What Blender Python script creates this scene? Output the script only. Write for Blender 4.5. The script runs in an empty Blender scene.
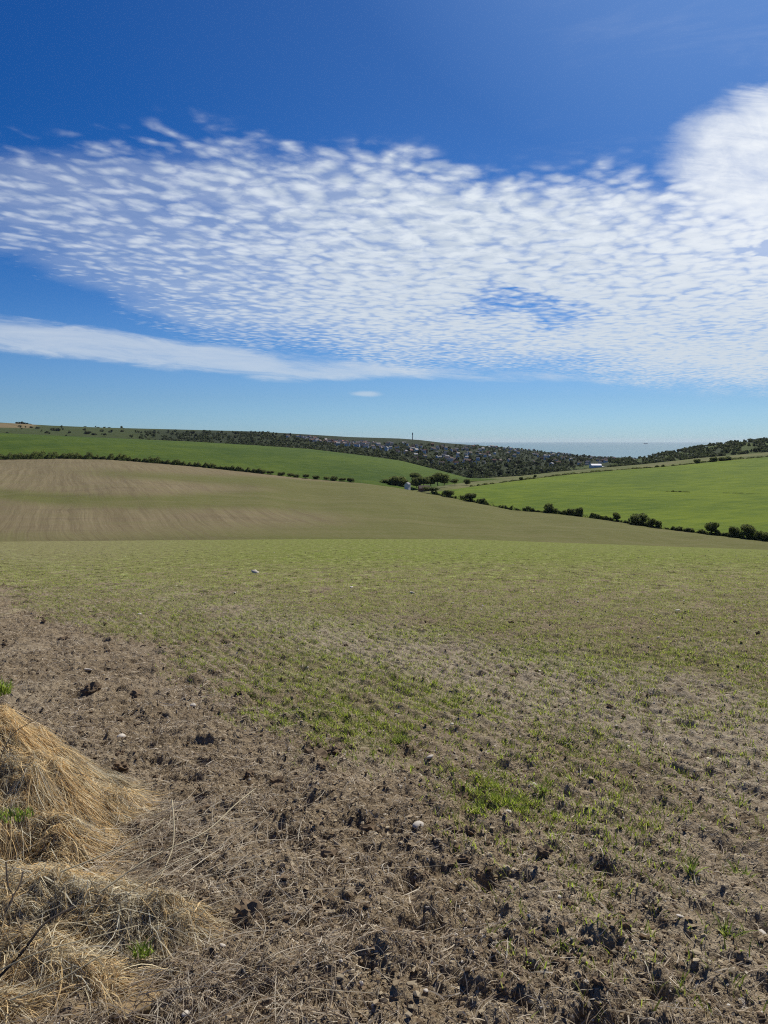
import bpy, bmesh, math, random
import numpy as np
from mathutils import Vector

random.seed(7)
rng = np.random.default_rng(7)
scene = bpy.context.scene
COL = scene.collection
PI = math.pi
R = math.radians

# ------------------------------------------------------------------ camera model
FPX, PITCH, CZ = 770.0, R(5.26), 1.6
cp, sp = math.cos(PITCH), math.sin(PITCH)

def ray(px, row):
    u = (np.asarray(px, float) - 384) / FPX
    v = (512 - np.asarray(row, float)) / FPX
    fw = cp + v * sp
    return u / fw, (-sp + v * cp) / fw          # x/y and z/y slopes

def P(px, row, Y):
    s, t = ray(px, row)
    return s * Y, Y, CZ + t * Y

def row_of(Y, Z):
    t = (Z - CZ) / Y
    v = (t * cp + sp) / (cp - t * sp)
    return 512 - FPX * v

# ------------------------------------------------------------------ noise
_perm = np.random.default_rng(3).permutation(256)
_perm = np.concatenate([_perm, _perm, _perm])
_ang = np.random.default_rng(4).random(256) * 2 * PI
_gx, _gy = np.cos(_ang), np.sin(_ang)

def perlin(x, y):
    x = np.asarray(x, float); y = np.asarray(y, float)
    xi = np.floor(x).astype(np.int64); yi = np.floor(y).astype(np.int64)
    xf = x - xi; yf = y - yi
    u = xf * xf * xf * (xf * (xf * 6 - 15) + 10); v = yf * yf * yf * (yf * (yf * 6 - 15) + 10)
    def g(a, b, dx, dy):
        h = _perm[_perm[a & 255] + (b & 255)]
        return _gx[h] * dx + _gy[h] * dy
    n00 = g(xi, yi, xf, yf); n10 = g(xi + 1, yi, xf - 1, yf)
    n01 = g(xi, yi + 1, xf, yf - 1); n11 = g(xi + 1, yi + 1, xf - 1, yf - 1)
    a = n00 + u * (n10 - n00); b = n01 + u * (n11 - n01)
    return (a + v * (b - a)) * 1.5

def fbm(x, y, o=4, gain=0.5):
    s = 0; a = 1.0; f = 1.0
    for i in range(o):
        s = s + a * perlin(x * f + 17.3 * i, y * f - 9.1 * i); a *= gain; f *= 2.03
    return s

def worley(x, y, seed=0):
    x = np.asarray(x, float); y = np.asarray(y, float)
    xi = np.floor(x).astype(np.int64); yi = np.floor(y).astype(np.int64)
    best = np.full(x.shape, 9.0); rid = np.zeros(x.shape)
    for i in (-1, 0, 1):
        for j in (-1, 0, 1):
            cx = xi + i; cy = yi + j
            h = _perm[_perm[(cx + seed) & 255] + (cy & 255)]
            h2 = _perm[h + 71]; h3 = _perm[h2 + 133]
            d = np.hypot(cx + 0.15 + 0.7 * h / 255 - x, cy + 0.15 + 0.7 * h2 / 255 - y)
            m = d < best
            best = np.where(m, d, best); rid = np.where(m, h3 / 255, rid)
    return best, rid

def sstep(a, b, x):
    t = np.clip((np.asarray(x, float) - a) / (b - a), 0, 1)
    return t * t * (3 - 2 * t)

# ------------------------------------------------------------------ mesh helpers
def mesh_np(name, V, F, mat=None, tint=None, smooth=False, attrs=None):
    V = np.ascontiguousarray(V, np.float32); F = np.ascontiguousarray(F, np.int32)
    me = bpy.data.meshes.new(name)
    n = F.shape[1]
    me.vertices.add(len(V)); me.vertices.foreach_set('co', V.ravel())
    me.loops.add(F.size); me.loops.foreach_set('vertex_index', F.ravel())
    me.polygons.add(len(F))
    me.polygons.foreach_set('loop_start', np.arange(0, F.size, n, dtype=np.int32))
    me.polygons.foreach_set('loop_total', np.full(len(F), n, np.int32))
    me.polygons.foreach_set('use_smooth', np.full(len(F), bool(smooth)))
    me.update(calc_edges=True)
    if tint is not None:
        a = me.attributes.new('tint', 'FLOAT_COLOR', 'POINT')
        c = np.ones((len(V), 4), np.float32); c[:, :3] = tint
        a.data.foreach_set('color', c.ravel())
    for k, val in (attrs or {}).items():
        a = me.attributes.new(k, 'FLOAT', 'POINT')
        a.data.foreach_set('value', np.ascontiguousarray(val, np.float32).ravel())
    if mat: me.materials.append(mat)
    return me

def obj(name, me, parent=None, loc=(0, 0, 0), rz=0.0, sc=None):
    o = bpy.data.objects.new(name, me)
    COL.objects.link(o); o.location = loc; o.rotation_euler = (0, 0, rz)
    if sc: o.scale = sc
    if parent: o.parent = parent
    return o

def tag(o, label, cat, group=None, kind=None):
    o['label'] = label; o['category'] = cat
    if group: o['group'] = group
    if kind: o['kind'] = kind
    return o

def copy_thing(o, loc, rz=0.0, sc=(1, 1, 1)):
    c = o.copy(); COL.objects.link(c); c.location = loc; c.rotation_euler = (0, 0, rz); c.scale = sc
    for ch in list(o.children):
        d = ch.copy(); COL.objects.link(d); d.parent = c
    return c

def grid_faces(nr, nc):
    i = np.arange(nr * nc).reshape(nr, nc)
    return np.stack([i[:-1, :-1], i[:-1, 1:], i[1:, 1:], i[1:, :-1]], -1).reshape(-1, 4)

def boxes_mesh(name, boxes, mat):
    V = []; F = []
    for (x0, y0, z0, x1, y1, z1) in boxes:
        b = len(V)
        V += [(x0, y0, z0), (x1, y0, z0), (x1, y1, z0), (x0, y1, z0), (x0, y0, z1), (x1, y0, z1), (x1, y1, z1), (x0, y1, z1)]
        F += [[b + k for k in f] for f in ((3, 2, 1, 0), (4, 5, 6, 7), (0, 1, 5, 4), (1, 2, 6, 5), (2, 3, 7, 6), (3, 0, 4, 7))]
    return mesh_np(name, np.array(V), np.array(F), mat)

def pydata(name, V, F, mat):
    me = bpy.data.meshes.new(name); me.from_pydata(V, [], F); me.update()
    if mat: me.materials.append(mat)
    return me

def tube(name, pts, r0, r1, mat, sides=6):
    pts = [Vector(p) for p in pts]; V = []; F = []
    n = len(pts)
    for i, p in enumerate(pts):
        d = (pts[min(i + 1, n - 1)] - pts[max(i - 1, 0)]).normalized()
        a = d.orthogonal().normalized(); b = d.cross(a)
        r = r0 + (r1 - r0) * i / (n - 1)
        for k in range(sides):
            w = 2 * PI * k / sides
            V.append(p + (a * math.cos(w) + b * math.sin(w)) * r)
    for i in range(n - 1):
        for k in range(sides):
            F.append((i * sides + k, i * sides + (k + 1) % sides, (i + 1) * sides + (k + 1) % sides, (i + 1) * sides + k))
    F.append(tuple(range(sides))[::-1]); F.append(tuple((n - 1) * sides + k for k in range(sides)))
    return [tuple(v) for v in V], F

# ------------------------------------------------------------------ node helpers
class NT:
    def __init__(s, tree): s.t = tree; s.n = tree.nodes; s.l = tree.links
    def node(s, typ, **kw):
        n = s.n.new(typ)
        for k, v in kw.items(): setattr(n, k, v)
        return n
    def put(s, sock, v):
        if isinstance(v, bpy.types.NodeSocket): s.l.new(v, sock)
        elif v is not None: sock.default_value = v
    def m(s, op, a, b=None, c=None, clamp=False):
        n = s.node('ShaderNodeMath', operation=op, use_clamp=clamp)
        s.put(n.inputs[0], a)
        if b is not None: s.put(n.inputs[1], b)
        if c is not None: s.put(n.inputs[2], c)
        return n.outputs[0]
    def ss(s, a, b, x):
        n = s.node('ShaderNodeMapRange', interpolation_type='SMOOTHSTEP', clamp=True)
        s.put(n.inputs['Value'], x); s.put(n.inputs['From Min'], a); s.put(n.inputs['From Max'], b)
        return n.outputs[0]
    def mix(s, f, a, b, mode='MIX'):
        n = s.node('ShaderNodeMix', data_type='RGBA', blend_type=mode)
        s.put(n.inputs[0], f)
        for i, v in ((6, a), (7, b)):
            if isinstance(v, (tuple, list)) and len(v) == 3: v = (*v, 1)
            s.put(n.inputs[i], v)
        return n.outputs[2]
    def noise(s, vec, scale, detail=4, rough=0.55, dist=0.0):
        n = s.node('ShaderNodeTexNoise'); s.put(n.inputs['Vector'], vec)
        n.inputs['Scale'].default_value = scale; n.inputs['Detail'].default_value = detail
        n.inputs['Roughness'].default_value = rough; n.inputs['Distortion'].default_value = dist
        return n.outputs[0]
    def comb(s, x, y, z=0.0):
        n = s.node('ShaderNodeCombineXYZ'); s.put(n.inputs[0], x); s.put(n.inputs[1], y); s.put(n.inputs[2], z)
        return n.outputs[0]
    def sep(s, v):
        n = s.node('ShaderNodeSeparateXYZ'); s.put(n.inputs[0], v); return n.outputs
    def attr(s, name):
        return s.node('ShaderNodeAttribute', attribute_name=name)

def material(name, rough=1.0, spec=0.2):
    m = bpy.data.materials.new(name); m.use_nodes = True
    t = NT(m.node_tree)
    b = m.node_tree.nodes['Principled BSDF']
    b.inputs['Roughness'].default_value = rough
    b.inputs['Specular IOR Level'].default_value = spec
    return m, t, b

def flat(name, colour, rough=0.9, var=0.25, scale=3.0):
    m, t, b = material(name, rough)
    pos = t.node('ShaderNodeTexCoord').outputs['Object']
    n = t.noise(pos, scale, 4)
    d = tuple(c * (1 - var) for c in colour); l = tuple(min(1, c * (1 + var)) for c in colour)
    t.put(b.inputs['Base Color'], t.mix(n, d, l))
    return m

def leaf_material(name, dark, light, trans=0.25):
    m, t, b = material(name, 0.75, 0.25)
    g = t.node('ShaderNodeNewGeometry')
    n = t.noise(g.outputs['Position'], 0.35, 3)
    info = t.node('ShaderNodeObjectInfo').outputs['Random']
    f = t.m('ADD', t.m('MULTIPLY', t.ss(0.35, 0.65, n), 0.6), t.m('MULTIPLY', info, 0.4))
    col = t.mix(f, dark, light)
    t.put(b.inputs['Base Color'], col)
    tr = t.node('ShaderNodeBsdfTranslucent'); t.put(tr.inputs[0], col)
    mx = t.node('ShaderNodeMixShader'); mx.inputs[0].default_value = trans
    t.l.new(b.outputs[0], mx.inputs[1]); t.l.new(tr.outputs[0], mx.inputs[2])
    t.l.new(mx.outputs[0], m.node_tree.nodes['Material Output'].inputs[0])
    return m

def tint_material(name, trans=0.3, rough=0.7, spec=0.25):
    m, t, b = material(name, rough, spec)
    col = t.attr('tint').outputs['Color']
    t.put(b.inputs['Base Color'], col)
    tr = t.node('ShaderNodeBsdfTranslucent'); t.put(tr.inputs[0], col)
    mx = t.node('ShaderNodeMixShader'); mx.inputs[0].default_value = trans
    t.l.new(b.outputs[0], mx.inputs[1]); t.l.new(tr.outputs[0], mx.inputs[2])
    t.l.new(mx.outputs[0], m.node_tree.nodes['Material Output'].inputs[0])
    return m

# ------------------------------------------------------------------ render + camera + light
scene.render.engine = 'CYCLES'
scene.view_settings.view_transform = 'Standard'
scene.view_settings.look = 'None'
scene.view_settings.exposure = 0.0
scene.view_settings.gamma = 1.0
scene.view_settings.use_curve_mapping = False
scene.cycles.max_bounces = 5
scene.cycles.diffuse_bounces = 3
scene.cycles.volume_bounces = 0
scene.cycles.pixel_filter_type = 'BLACKMAN_HARRIS'
scene.cycles.filter_width = 1.1
scene.cycles.use_denoising = False
scene.cycles.denoiser = 'OPENIMAGEDENOISE'
scene.cycles.denoising_input_passes = 'RGB_ALBEDO_NORMAL'
scene.cycles.denoising_prefilter = 'ACCURATE'
scene.cycles.sample_clamp_indirect = 4.0

cam_d = bpy.data.cameras.new('camera'); cam = bpy.data.objects.new('camera', cam_d)
COL.objects.link(cam); scene.camera = cam
cam.location = (0, 0, CZ); cam.rotation_euler = (PI / 2 - PITCH, 0, 0)
cam_d.sensor_fit = 'VERTICAL'; cam_d.sensor_height = 36.0; cam_d.lens = 36.0 * FPX / 1024.0
cam_d.clip_start = 0.05; cam_d.clip_end = 200000

SUN_EL, SUN_AZ = R(47), R(29)          # azimuth measured from +Y towards +X
sv = Vector((math.sin(SUN_AZ) * math.cos(SUN_EL), math.cos(SUN_AZ) * math.cos(SUN_EL), math.sin(SUN_EL)))
sun_d = bpy.data.lights.new('sun', 'SUN'); sun = bpy.data.objects.new('sun', sun_d); COL.objects.link(sun)
sun_d.energy = 5.0; sun_d.angle = R(0.53); sun_d.color = (1.0, 0.94, 0.84)
sun.rotation_euler = (-sv).to_track_quat('-Z', 'Y').to_euler()

def build_world():
    w = bpy.data.worlds.new('World'); scene.world = w; w.use_nodes = True
    t = NT(w.node_tree)
    bg = w.node_tree.nodes['Background']
    STR = 0.10
    sky = t.node('ShaderNodeTexSky', sky_type='NISHITA')
    sky.sun_disc = False; sky.sun_elevation = SUN_EL; sky.sun_rotation = SUN_AZ
    sky.altitude = 100; sky.air_density = 1.0; sky.dust_density = 0.35; sky.ozone_density = 3.0
    d = t.node('ShaderNodeTexCoord').outputs['Generated']
    x, y, z = t.sep(d)
    yy = t.m('MAXIMUM', y, 0.08)
    s = t.m('DIVIDE', x, yy); e = t.m('DIVIDE', z, yy)
    zz = t.m('MAXIMUM', z, 0.02)
    cx = t.m('DIVIDE', x, zz); cy = t.m('DIVIDE', y, zz)
    # altocumulus deck: plane coordinates, turned a little so the ripples lie oblique
    ca, sa = math.cos(R(24)), math.sin(R(24))
    ra = t.m('SUBTRACT', t.m('MULTIPLY', cx, ca), t.m('MULTIPLY', cy, sa))
    rb = t.m('ADD', t.m('MULTIPLY', cx, sa), t.m('MULTIPLY', cy, ca))
    pl = t.comb(ra, t.m('MULTIPLY', rb, 0.8))
    big = t.noise(pl, 0.9, 4, 0.55, 0.3)
    mid = t.noise(pl, 7.0, 4, 0.6, 0.4)
    warp = t.node('ShaderNodeVectorMath', operation='ADD'); t.put(warp.inputs[0], pl)
    nv = t.node('ShaderNodeTexNoise'); t.put(nv.inputs['Vector'], pl); nv.inputs['Scale'].default_value = 4.0; nv.inputs['Detail'].default_value = 3
    sc_ = t.node('ShaderNodeVectorMath', operation='SCALE'); t.put(sc_.inputs[0], nv.outputs['Color']); sc_.inputs['Scale'].default_value = 0.22
    t.put(warp.inputs[1], sc_.outputs[0])
    vor = t.node('ShaderNodeTexVoronoi', feature='SMOOTH_F1'); t.put(vor.inputs['Vector'], warp.outputs[0])
    vor.inputs['Scale'].default_value = 11.5; vor.inputs['Smoothness'].default_value = 0.45
    cell = t.m('SUBTRACT', 0.75, vor.outputs['Distance'])
    fine = t.noise(pl, 24.0, 3, 0.6)
    # edges of the deck, drawn as curves over the horizon angle
    def curve(points):
        c = t.node('ShaderNodeFloatCurve')
        cm = c.mapping.curves[0]
        pts = []
        for px, row in points:
            a, b = ray(px, row); pts.append((float((a + 1.2) / 2.4), float(b / 0.8)))
        while len(cm.points) < len(pts): cm.points.new(0.5, 0.5)
        for q, (a, b) in zip(cm.points, pts): q.location = (a, b)
        c.mapping.update()
        t.put(c.inputs['Value'], t.m('DIVIDE', t.m('ADD', s, 1.2), 2.4))
        return t.m('MULTIPLY', c.outputs[0], 0.8)
    jit = t.m('MULTIPLY', t.m('SUBTRACT', t.noise(t.comb(t.m('MULTIPLY', s, 5.0), t.m('MULTIPLY', e, 16.0)), 1.0, 5, 0.6), 0.5), 0.10)
    ej = t.m('ADD', e, jit)
    up = curve([(-560, 120), (0, 152), (100, 158), (200, 150), (300, 165), (400, 178), (500, 190), (600, 190), (700, 202), (768, 214), (1340, 250)])
    lo = curve([(-560, 250), (0, 268), (80, 292), (160, 322), (240, 342), (330, 352), (420, 362), (500, 366), (600, 378), (768, 385), (1340, 400)])
    deck = t.m('MULTIPLY', t.ss(-0.065, 0.05, t.m('SUBTRACT', up, ej)), t.ss(-0.030, 0.045, t.m('SUBTRACT', ej, lo)))
    # the long smooth bank under the deck
    b_up = curve([(-560, 270), (0, 315), (100, 328), (200, 340), (300, 355), (400, 362), (520, 372), (768, 380), (1340, 400)])
    b_lo = curve([(-560, 330), (0, 351), (100, 363), (200, 376), (300, 382), (430, 380), (520, 383), (768, 388), (1340, 408)])
    e2 = t.m('ADD', e, t.m('MULTIPLY', jit, 0.22))
    bank = t.m('MULTIPLY', t.ss(-0.008, 0.016, t.m('SUBTRACT', b_up, e2)), t.ss(-0.006, 0.014, t.m('SUBTRACT', e2, b_lo)))
    # bright cloud towards the sun, with a wisp over it
    def blob(px, row, rx, ry, a, b, w=1.0):
        c0, e0 = ray(px, row)
        dx = t.m('DIVIDE', t.m('SUBTRACT', t.m('ADD', s, t.m('MULTIPLY', jit, 0.6 * w)), float(c0)), rx / FPX)
        dy = t.m('DIVIDE', t.m('SUBTRACT', t.m('ADD', e, t.m('MULTIPLY', jit, 0.9 * w)), float(e0)), ry / FPX)
        r = t.m('SQRT', t.m('ADD', t.m('MULTIPLY', dx, dx), t.m('MULTIPLY', dy, dy)))
        return t.ss(a, b, r)
    c_big = blob(812, 158, 172, 84, 1.08, 0.55, 1.3)
    c_wisp = t.m('MULTIPLY', blob(790, 96, 70, 17, 1.1, 0.3), 0.75)
    hole1 = blob(520, 308, 85, 17, 1.15, 0.5, 2.2)
    hole2 = blob(762, 265, 46, 13, 1.1, 0.4, 2.0)
    hole3 = blob(430, 322, 40, 9, 1.1, 0.4, 2.0)
    hole4 = blob(40, 292, 170, 40, 1.2, 0.5, 2.0)
    # cover falls towards the left
    cover = t.ss(-0.75, 0.10, s)
    amt = t.m('ADD', t.m('MULTIPLY', cover, 0.52), 0.0)
    amt = t.m('ADD', amt, t.m('MULTIPLY', t.m('SUBTRACT', big, 0.5), 0.6))
    for h_, k in ((hole1, 0.36), (hole2, 0.40), (hole3, 0.2), (hole4, 0.16)):
        amt = t.m('SUBTRACT', amt, t.m('MULTIPLY', h_, k))
    body = t.m('ADD', t.m('ADD', t.m('MULTIPLY', cell, 0.78), t.m('MULTIPLY', mid, 0.52)), t.m('MULTIPLY', fine, 0.32))
    dens = t.ss(0.30, 1.22, t.m('ADD', t.m('ADD', body, amt), t.m('SUBTRACT', t.m('MULTIPLY', deck, 0.62), 0.70)))
    # a thin veil shows between the cloudlets
    veil = t.m('MULTIPLY', t.ss(0.30, 0.75, t.m('ADD', big, t.m('MULTIPLY', cover, 0.3))), t.m('MULTIPLY', t.m('MULTIPLY', t.ss(0.35, 1.0, deck), t.m('ADD', 0.40, t.m('MULTIPLY', cover, 0.6))), 0.48))
    deck_a = t.m('MULTIPLY', t.ss(0.0, 0.35, deck), t.m('MAXIMUM', t.m('MULTIPLY', dens, t.m('ADD', 0.56, t.m('MULTIPLY', cover, 0.40))), t.m('MULTIPLY', veil, t.m('SUBTRACT', 1.0, hole1))), clamp=True)
    stre = t.noise(t.comb(t.m('ADD', t.m('MULTIPLY', s, 9.0), t.m('MULTIPLY', e, 8.0)), t.m('ADD', t.m('MULTIPLY', e, 62.0), t.m('MULTIPLY', s, 5.0))), 1.0, 7, 0.68, 0.5)
    puff = t.noise(t.comb(t.m('MULTIPLY', s, 16.0), t.m('MULTIPLY', e, 26.0)), 1.0, 6, 0.66, 0.4)
    bank_a = t.m('MULTIPLY', t.m('MULTIPLY', t.ss(0.15, 1.0, t.m('ADD', bank, t.m('MULTIPLY', t.m('SUBTRACT', stre, 0.5), 1.8))), t.ss(0.0, 0.3, bank)), t.m('ADD', 0.30, t.m('MULTIPLY', stre, 0.62)), clamp=True)
    big_a = t.ss(0.22, 1.30, t.m('ADD', t.m('MULTIPLY', c_big, 1.0), t.m('ADD', t.m('MULTIPLY', t.m('SUBTRACT', stre, 0.5), 0.55), t.m('MULTIPLY', t.m('SUBTRACT', puff, 0.5), 0.75))))
    big_a = t.m('MULTIPLY', big_a, t.ss(0.0, 0.25, c_big))
    wisp_a = t.m('MULTIPLY', c_wisp, t.ss(0.3, 0.7, stre))
    c0, e0 = ray(365, 393)
    small = t.m('MULTIPLY', blob(366, 394, 17, 3.0, 1.2, 0.3, 0.15), 0.5)
    # faint cirrus high up
    cir = t.noise(t.comb(t.m('MULTIPLY', ra, 1.2), t.m('MULTIPLY', rb, 2.6)), 1.3, 6, 0.65, 0.5)
    cir_a = t.m('MULTIPLY', t.m('MULTIPLY', t.ss(0.50, 0.80, cir), t.ss(0.0, 0.5, s)), 0.10)
    al = deck_a
    for q in (bank_a, big_a, wisp_a, small, cir_a):
        al = t.m('SUBTRACT', 1.0, t.m('MULTIPLY', t.m('SUBTRACT', 1.0, al), t.m('SUBTRACT', 1.0, q)))
    al = t.m('MULTIPLY', al, t.ss(0.0, 0.12, y))
    # sky colour: a deeper, more saturated blue high up and away from the sun
    def ramp(fac, stops):
        n = t.node('ShaderNodeValToRGB'); els = n.color_ramp.elements
        while len(els) < len(stops): els.new(0.5)
        for el, (p_, c_) in zip(els, stops): el.position = p_; el.color = (*c_, 1)
        t.put(n.inputs[0], fac); return n.outputs[0]
    mul = ramp(t.m('MULTIPLY', e, 1.6), [(0.0, (0.40, 0.66, 1.04)), (0.035, (0.37, 0.62, 1.0)), (0.09, (0.33, 0.54, 0.87)), (0.30, (0.22, 0.44, 0.77)), (0.67, (0.165, 0.38, 0.70)), (0.87, (0.156, 0.37, 0.70))])
    base = t.mix(1.0, sky.outputs[0], mul, 'MULTIPLY')
    # paler towards the sun, deeper away from it
    dt = t.node('ShaderNodeVectorMath', operation='DOT_PRODUCT'); t.put(dt.inputs[0], d); dt.inputs[1].default_value = tuple(sv)
    near = ramp(dt.outputs['Value'], [(0.62, (0.12, 0.26, 0.315)), (0.71, (0.15, 0.275, 0.322)), (0.86, (0.33, 0.333, 0.333)), (0.95, (0.86, 0.55, 0.42)), (1.0, (1.0, 0.72, 0.55))])
    near = t.mix(t.ss(0.06, 0.36, e), (0.3333, 0.3333, 0.3333), near)
    base = t.mix(1.0, base, near, 'MULTIPLY')
    base = t.mix(1.0, base, (3.0, 3.0, 3.0), 'MULTIPLY')
    shade = t.mix(t.m('MULTIPLY', t.ss(0.35, 0.7, mid), 1.0), (5.7, 6.5, 7.6), (8.0, 8.6, 9.2))
    shade = t.mix(t.m('MAXIMUM', big_a, t.ss(0.1, 0.6, s)), shade, (8.9, 9.3, 9.8))
    lowshade = t.mix(t.ss(0.30, 0.10, e), shade, (6.4, 7.1, 7.8))
    col = t.mix(al, base, lowshade)
    t.put(bg.inputs[0], col); bg.inputs[1].default_value = STR
build_world()

# ------------------------------------------------------------------ near field: shape
_Yt = np.array([-400, -20, 0.0, 2.0, 4.6, 6, 8.5, 12, 17, 28, 45, 70, 120, 172, 200, 235, 270, 300])
_rt = {2.0: 1024, 4.6: 750, 6: 702, 8.5: 652, 12: 620, 17: 597, 28: 577, 45: 563, 70: 553, 120: 543.5, 172: 539.5}
_zt = []
for Yv in _Yt:
    if Yv in _rt: _zt.append(float(P(384, _rt[Yv], Yv)[2]))
    elif Yv == 0: _zt.append(0.05)
    elif Yv == -20: _zt.append(1.5)
    elif Yv == -400: _zt.append(20.0)
    else: _zt.append(None)
zb = _zt[13]
for i, q in ((14, -5.2), (15, -12.0), (16, -16.5), (17, -17.0)): _zt[i] = zb + q
_zt = np.array(_zt)

def pchip(x, xp, yp):
    h = np.diff(xp); dl = np.diff(yp) / h
    mth = np.zeros_like(yp)
    for i in range(1, len(xp) - 1):
        if dl[i - 1] * dl[i] > 0:
            w1 = 2 * h[i] + h[i - 1]; w2 = h[i] + 2 * h[i - 1]
            mth[i] = (w1 + w2) / (w1 / dl[i - 1] + w2 / dl[i])
    mth[0] = dl[0]; mth[-1] = dl[-1]
    x = np.clip(x, xp[0], xp[-1])
    k = np.clip(np.searchsorted(xp, x) - 1, 0, len(xp) - 2)
    t = (x - xp[k]) / h[k]
    return ((1 + 2 * t) * (1 - t) ** 2 * yp[k] + t * (1 - t) ** 2 * h[k] * mth[k]
            + t * t * (3 - 2 * t) * yp[k + 1] + t * t * (t - 1) * h[k] * mth[k + 1])

def zA(X, Y):
    X = np.asarray(X, float); Y = np.asarray(Y, float)
    s = np.clip(X / np.maximum(Y, 1.0), -1.2, 1.2)
    tilt = np.interp(s, [-1.2, -0.5, -0.1, 0.1, 0.5, 1.2], [8, 2.5, 0, 0, 11, 30])
    w = sstep(20, 170, Y)
    return pchip(Y, _Yt, _zt) - w * np.maximum(Y, 0) * tilt / FPX

ROWK = 0.56
RN = math.hypot(1, ROWK)
def qrow(X, Y): return X + ROWK * Y

def green_density(X, Y):
    q0 = qrow(X, Y); q = q0 + 0.45 * fbm(X * 0.55, Y * 0.4, 3) + 0.09 * np.clip(Y - 7, 0, 40) + 0.5 * fbm(X * 0.3, Y * 0.12 + 4, 3) * sstep(8, 16, Y)
    track = sstep(3.9, 4.6, q) * (1 - sstep(5.4, 6.6, q)) * (1 - sstep(7, 13, Y))
    g = sstep(1.75, 2.6, q) * (1 - 0.62 * track)
    g = g * (1 - 0.72 * sstep(2.45, 3.1, q0) * (1 - sstep(4.3, 6.2, Y)))
    g = g * (0.16 + 0.84 * sstep(2.9, 4.4, Y + 0.35 * fbm(X * 1.3, Y * 1.3, 2)))
    g = g * np.clip(0.85 + 0.8 * fbm(X * 0.9 + 5, Y * 0.6, 4), 0.12, 1.3)
    g = g * (1 + 0.25 * sstep(5, 12, Y))
    far = 0.9 * sstep(16, 60, Y)
    return np.clip(g * (1 - far) + far, 0, 1.2)

def disp(X, Y, fine=True):
    q = qrow(X, Y)
    bare = 1 - sstep(1.8, 2.9, q + 0.4 * perlin(X * 0.7, Y * 0.6))
    amp = 0.72 + 0.40 * bare
    fade = 1 - 0.6 * sstep(30, 110, Y)
    wx = X + 0.035 * perlin(X * 14, Y * 14) + 0.02 * perlin(X * 31, Y * 31)
    wy = Y + 0.035 * perlin(X * 14 + 50, Y * 14) + 0.02 * perlin(X * 31, Y * 31 + 40)
    d = 0.03 * fbm(X * 1.1, Y * 0.9, 3) + amp * 0.027 * fbm(X * 4.3, Y * 4.3, 5, 0.62)
    d1, r1 = worley(wx / 0.26, wy / 0.26, 11)
    rg = fbm(X * 24, Y * 24, 3, 0.6)
    c1 = np.clip(1 - (d1 / (0.20 + 0.25 * r1)) ** 2 + 0.35 * rg, 0, 1.2)
    d = d + amp * 0.036 * np.where(r1 > 0.66, (r1 - 0.5) * 1.6, 0) * c1 ** 0.9
    d2, r2 = worley(wx / 0.105, wy / 0.105, 37)
    d = d + amp * 0.022 * r2 ** 1.5 * np.clip(1 - (d2 / (0.3 + 0.25 * r2)) ** 2 + 0.4 * rg, 0, 1.2)
    # pits between the clods
    pit = sstep(0.22, 0.75, perlin(X * 3.3 + 4, Y * 3.3) + 0.45 * perlin(X * 9.1, Y * 9.1 + 7))
    d = d - amp * 0.042 * pit
    d4, r4 = worley(wx / 0.042, wy / 0.042, 5)
    d = d + 0.013 * r4 * np.clip(1 - (d4 / 0.5) ** 2, 0, 1)
    d = d + 0.009 * fbm(X * 34, Y * 34, 3, 0.6) * amp
    # drill rows
    ph = q / RN / 0.15 + 0.5 * perlin(X * 0.8, Y * 0.8)
    d = d + 0.012 * (1 - bare) * np.sin(2 * PI * ph) * (1 - sstep(10, 22, Y))
    return d * fade

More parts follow.
